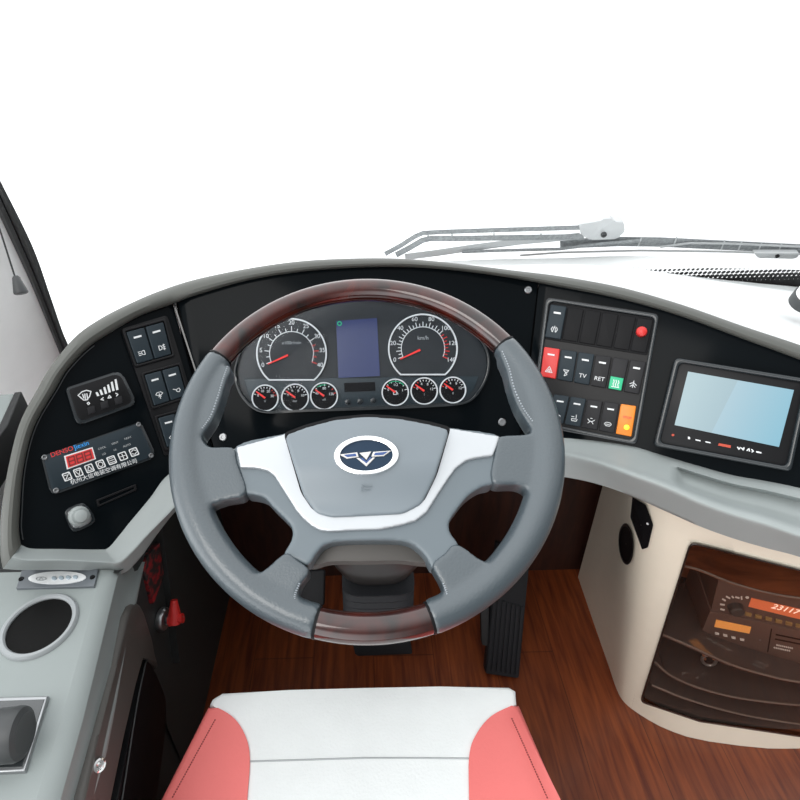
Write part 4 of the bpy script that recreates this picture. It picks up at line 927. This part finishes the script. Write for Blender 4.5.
mk('carcass', grid([[p.copy() for p in bT], [Vector((p.x, .93, .66)) for p in bT]], bm=grid([[bB[-1].copy(), Vector((bB[-1].x, .93, 0))], [bT[-1].copy(), Vector((bT[-1].x, .93, .66))]])), G['ivory'], cab)
cav = grid([[CS.hit(*q, -.0025) for q in LI], [PF.at(*PF.uv(PF.hit(*q)), -.24) for q in LI]], closed=True)
cav.faces.new([cav.verts.new(PF.at(*PF.uv(PF.hit(*q)), -.24)) for q in LI])
mk('cabinet_interior', cav, G['boxwood'], cab, label='brown wood lined interior')
st_ = polar(gc, LI, (.004, .1, .25, .45, .7, .99))
dbm = grid([[CS.hit(*p, .003) for p in r] for r in st_]); dbm.free()
dbm = grid([[CS.hit(*p, -.003) for p in r] for r in st_[::-1]] + [[CS.hit(*p, .002 if k == 0 else .0035) for p in r] for k, r in enumerate(st_)], closed=True)
door = mk('smoked_door', dbm, G['smoke'], cab, label='smoked transparent door')
ed_ = polar(gc, LI, (-.006, -.002, .014, .020))
mk('door_edge', grid([[CS.hit(*p, w) for p in r] for r, w in zip(ed_, (-.004, .004, .0055, .003))], closed=True), mat('dark_door_edge', (.03, .018, .014), .25), door)
# curved shelf trays behind the door, highlights along their edges made as pale tubes
def tray(pts, w, th, deep, matn, name):
    """front edge pixel polyline at distance w behind the door"""
    f = [CS.hit(p[0], p[1], w) for p in cr(pts, 6)]; n_ = len(f)
    # thickness straight down, depth straight back
    r0 = [p for p in f]; r1 = [p + Vector((0, 0, -th)) for p in f]; r2 = [Vector((p.x + .02, max(.72, p.y + .02), p.z - th)) for p in f]; r3 = [q + Vector((0, 0, th)) for q in r2]
    o = mk(name, grid([r0, r1, r2, r3, r0]), G[matn], cab)
    mk('edge_glint', tube(f, .0022, 6), G['glint'], o)  # thin pale tube painting the reflection along the shelf edge
    return o
G['glint'] = mat('shelf_edge_glint', (.17, .15, .14), .2, coat=.5)
G['smokedark'] = mat('dark_shelf', (.075, .07, .07), .12, coat=1.)
tray([(648, 630), (662, 634), (690, 646), (730, 664), (770, 676), (800, 682), (870, 692)], -.010, .006, .16, 'smokedark', 'shelf')
tray([(655, 662), (672, 676), (700, 688), (740, 698), (800, 705), (870, 708)], -.010, .006, .16, 'smokedark', 'shelf')
tray([(652, 685), (690, 700), (740, 714), (800, 724), (870, 732)], -.010, .006, .16, 'smokedark', 'shelf')
tray([(685, 566), (700, 570), (730, 582), (765, 592), (800, 598), (870, 606)], -.02, .004, .06, 'boxwood', 'shelf')
fb = [a.lerp(b, .10) for a, b in zip(bB, bT)][24:]
mk('bottom_board', grid([[p + Vector((.001, .003, 0)) for p in fb], [Vector((max(p.x, .60), .86, p.z)) for p in fb]]), G['smokedark'], cab, label='dark bottom board')
# radio and tape unit
def unit(q, w, deep, name, label, cat):
    t = thing(name, label, cat, PF.hit(*Q(q, .5, 1), w))
    mk('housing', prism(PF, rnd(q, 1.5, 3), w - deep, w, .002), mat('brown_black_plastic', (.11, .078, .07), .4), t); return t
q1 = [(722, 579), (905, 628), (893, 672), (709, 612)]; q1 = [(719, 578), (900, 622), (893, 655), (711, 611)]
w1_ = -.045
ra_ = unit(q1, w1_, .12, 'car_radio', 'car radio with lit orange display behind the smoked door', 'radio')
q2 = [(710, 611), (895, 652), (888, 695), (699, 639)]
tu = unit(q2, w1_ + .003, .12, 'tape_deck', 'tape deck with small amber window under the radio', 'tape deck')
zc = lambda x, y: (680 + x * .15, 570 + y * .15)
mk('volume_knob', lathe(PF.hit(*zc(368, 245), w1_), PF.n, [(.0135, 0), (.0125, .012), (.010, .014), (0, .0145)], 28), G['dgrey'], ra_)
mk('dial_marks', strokes(PF, [[zc(272, 262), zc(295, 268)], [zc(270, 230), zc(296, 234)], [zc(285, 195), zc(302, 205)], [zc(310, 178), zc(332, 190)], [zc(348, 178), zc(356, 186)], [zc(372, 182), zc(394, 188)], [zc(410, 180), zc(412, 196)]], 1.4, w1_ + .0005), G['white'], ra_)
mk('power_lamp', lathe(PF.hit(*zc(447, 182), w1_), PF.n, [(.003, 0), (.002, .002), (0, .0025)], 12), G['white'], ra_)
G['amber'] = mat('orange_red_display', (.55, .14, .06), .4, emit=.55)
ds = mk('display', prism(PF, [zc(478, 190), zc(1000, 310), zc(985, 375), zc(458, 245)], w1_ - .001, w1_ + .0015), G['amber'], ra_, label='lit orange red display')
text('23117', PF, zc(705, 263), 8, w1_ + .0018, mat('display_digit', (.9, .75, .65), .4, emit=.8), ds, 'digits', (1, .24))
for k in range(8):
    x, y = zc(458 + 68 * k, 297 + 15.5 * k)
    mk('preset_button', prism(PF, [(x - 3.2, y - 1.6), (x + 3.2, y - .1), (x + 2.6, y + 2.6), (x - 3.8, y + 1.1)], w1_ - .001, w1_ + .003, .0006), mat('brass_button', (.30, .21, .09), .4), ra_)
w2_ = w1_ + .003
mk('cassette_window', prism(PF, [zc(243, 335), zc(475, 383), zc(462, 424), zc(230, 380)], w2_ - .001, w2_ + .0015), mat('amber_window', (.80, .36, .10), .35, emit=.35), tu, label='amber window')
for x, y in ((248, 428), (303, 440), (358, 455), (415, 468)):
    a = zc(x, y); mk('transport_button', prism(PF, [(a[0] - 2, a[1] - 1.3), (a[0] + 2, a[1] - .5), (a[0] + 2, a[1] + 1.1), (a[0] - 2, a[1] + .3)], w2_ - .001, w2_ + .002), G['white'], tu)
mk('cassette_slot', strokes(PF, [[zc(640, 432), zc(850, 475)], [zc(635, 462), zc(850, 505)], [zc(610, 395), zc(585, 545)]], 1.2, w2_ + .0002), G['blackm'], tu)
for k in range(9):
    for r_ in range(2):
        x, y = zc(648 + 12.5 * k - r_ * 18, 502 + 2.6 * k + r_ * 17)
        mk('speaker_hole', prism(PF, ell(x, y, .75, .75, 0, 8), w2_ - .0005, w2_ + .0008), G['white'], tu)
hk = thing('hanging_clip', 'small metal clip hanging between the cabinet shelves', 'clip', PF.hit(708, 664, -.03))
mk('ring', tube([PF.hit(*p, -.03) for p in ell(709, 660, 7, 5, 10, 20)], .0032, 8, closed=True), G['steel'], hk)
for x in (703, 716): mk('prong', tube([PF.hit(x, 652, -.03), PF.hit(x + (709 - x) * .3, 659, -.03)], .003, 8), mat('copper_prong', (.5, .22, .12), .35, metal=.6), hk)
# covers on the cabinet's left side
o = thing('round_cover', 'black round cover on the left side of the ivory cabinet', 'cover', CS.hit(626, 560))
e1_ = ell(626, 544, 7.4, 20.5, -3, 32)
mk('cover_plate', conform(e1_, (626, 544), -.002, .003), G['blackm'], o)
mk('rim', grid([[CS.hit(*lerp(p, (626, 544), t), w) for p in e1_] for t, w in ((-.02, -.001), (0, .005), (.12, .005), (.16, .002))], closed=True), G['bezel'], o)
o = thing('hexagonal_cover', 'black six sided cover under the ledge on ivory cabinet side', 'cover', CS.hit(642, 545))
hx = []
hp = rnd([(632.5, 497), (646, 505), (653.3, 525), (648, 547.5), (642, 549.5), (630.3, 517)], 1, 2)
for a, b in zip(hp, hp[1:] + hp[:1]): hx += [lerp(a, b, t) for t in (0, .33, .66)]
mk('cover_plate', conform(hx, (641, 525), -.002, .004), G['blackm'], o)
mk('screw', lathe(CS.hit(648, 523.5, .003), Vector((-.8, -.6, 0)), [(.0025, 0), (.002, .0016), (0, .0018)], 12), G['white'], o)

# ================================================================== WIPERS, CORD, SENSOR
PWO = PWS
G['wipgrey'] = mat('weathered_wiper_grey', (.30, .32, .33), .55, noise=(160, .5)); G['wipsilver'] = mat('pale_wiper_metal', (.62, .64, .65), .4, metal=.2)
def bar(pts, wpx, w, th, bm=None):
    """flat bar following pixel points on the plane of the windscreen"""
    bm = bm or bmesh.new(); rows = []
    pts = [Vector(p) for p in pts]
    for i, p in enumerate(pts):
        d = (pts[min(i + 1, len(pts) - 1)] - pts[max(i - 1, 0)]).normalized(); n_ = Vector((-d.y, d.x)) * wpx / 2
        a, b = p + n_, p - n_
        rows.append([PWO.hit(a.x, a.y, w), PWO.hit(b.x, b.y, w), PWO.hit(b.x, b.y, w - th), PWO.hit(a.x, a.y, w - th)])
    g = grid(rows, bm=bm, closed=True); return g
wp = thing('windscreen_wiper', 'twin arm windscreen wiper parked across the centre of the glass', 'wiper', PWO.hit(480, 250, -.03))
mk('upper_arm', bar([(385, 254), (400, 246), (415, 236.5), (423, 233), (440, 232), (500, 230), (582, 227.5)], 4.6, -.03, .008), G['wipgrey'], wp)
mk('lower_arm', bar([(396, 255), (410, 247.5), (422, 240.5), (430, 238.5), (460, 238.5), (520, 237.5), (584, 236.8)], 5.6, -.03, .008), G['wipgrey'], wp)
for x in (428, 452, 494, 541): mk('cross_link', bar([(x, 233), (x, 238)], 1.4, -.028, .006), G['wipgrey'], wp)
mk('mounting_plate', prism(PWO, rnd([(579, 224), (600, 222), (602, 219), (612, 219), (614, 222), (624, 222.5), (625, 232), (617, 239), (590, 240), (581, 235)], 2, 3), -.045, -.026, .003), G['wipsilver'], wp, label='pale metal mounting plate')
mk('pivot_nut', lathe(PWO.hit(603.5, 234, -.026), PWO.n, [(.006, 0), (.006, .005), (.004, .007), (0, .007)], 8), G['dgrey'], wp)
mk('blade_carrier', bar([(405, 257), (440, 252.5), (470, 248), (520, 241.5), (580, 236)], 6.5, -.036, .008), G['wipsilver'], wp)
mk('blade', bar([(462, 252), (500, 250.5), (560, 249), (600, 244), (640, 240.5)], 3.0, -.030, .006), G['wipgrey'], wp)
w2 = thing('windscreen_wiper', 'long dark wiper blade with pale clips at the right windscreen foot', 'wiper', PWO.hit(700, 255, -.03))
mk('rubber_blade', bar([(560, 244), (620, 241.5), (660, 242), (720, 245), (800, 249), (880, 255)], 9.5, -.044, .006), G['wipgrey'], w2)
mk('arm', bar([(520, 255.5), (560, 252.5), (640, 250.5), (720, 251.5), (800, 254), (880, 259)], 2.0, -.034, .006), G['wipsilver'], w2)
mk('carrier', bar([(660, 247), (690, 243), (730, 243.5), (800, 246.5), (880, 252)], 2.2, -.036, .006), G['wipsilver'], w2)
for x, y in ((723, 245), (740, 246), (760, 247), (780, 248), (640, 241.5), (675, 242)): mk('blade_clip', bar([(x + 2, y - 5), (x - 2, y + 5)], 1.6, -.040, .006), G['wipsilver'], w2)
mk('mounting_plate', prism(PWO, rnd([(754, 253), (800, 253), (797, 258), (785, 260.5), (766, 260), (757, 257)], 2, 3), -.038, -.026, .002), G['wipsilver'], w2)
mk('pivot_nut', lathe(PWO.hit(777, 255.5, -.026), PWO.n, [(.004, 0), (.004, .004), (0, .005)], 8), G['blackm'], w2)
cd_ = thing('blind_cord', 'black pull cord with grey knob hanging by the left pillar', 'cord', P(20, 294, .93))
mk('cord', tube([P(-20, 175, .90), P(0, 230, .915), P(15, 277, .93)], .0016, 6), G['rubber'], cd_)
kc_ = P(15.5, 276, .93); kb = P(21.5, 294, .935); dk = kb - kc_
mk('knob', lathe(kc_, dk.normalized(), [(.004, 0), (.0062, .003), (.0115, dk.length * .85), (.0115, dk.length * .95), (.009, dk.length), (0, dk.length)], 20), G['dgrey'], cd_)
sn = lathe(P(812, 296, .80), Vector((-.1, -.35, .9)), [(.021, -.012), (.021, .006), (.018, .014), (.010, .018), (0, .019)], 28)
o = thing('dash_sensor', 'small white domed sensor on dash top at right edge', 'sensor', P(812, 297, .80))
mk('dome', sn, G['pillar'], o)
mk('base_ring', lathe(P(812, 296, .80), Vector((-.1, -.35, .9)), [(.0235, -.016), (.0235, .0), (.0205, .001), (.0205, -.016)], 28), G['dgrey'], o)
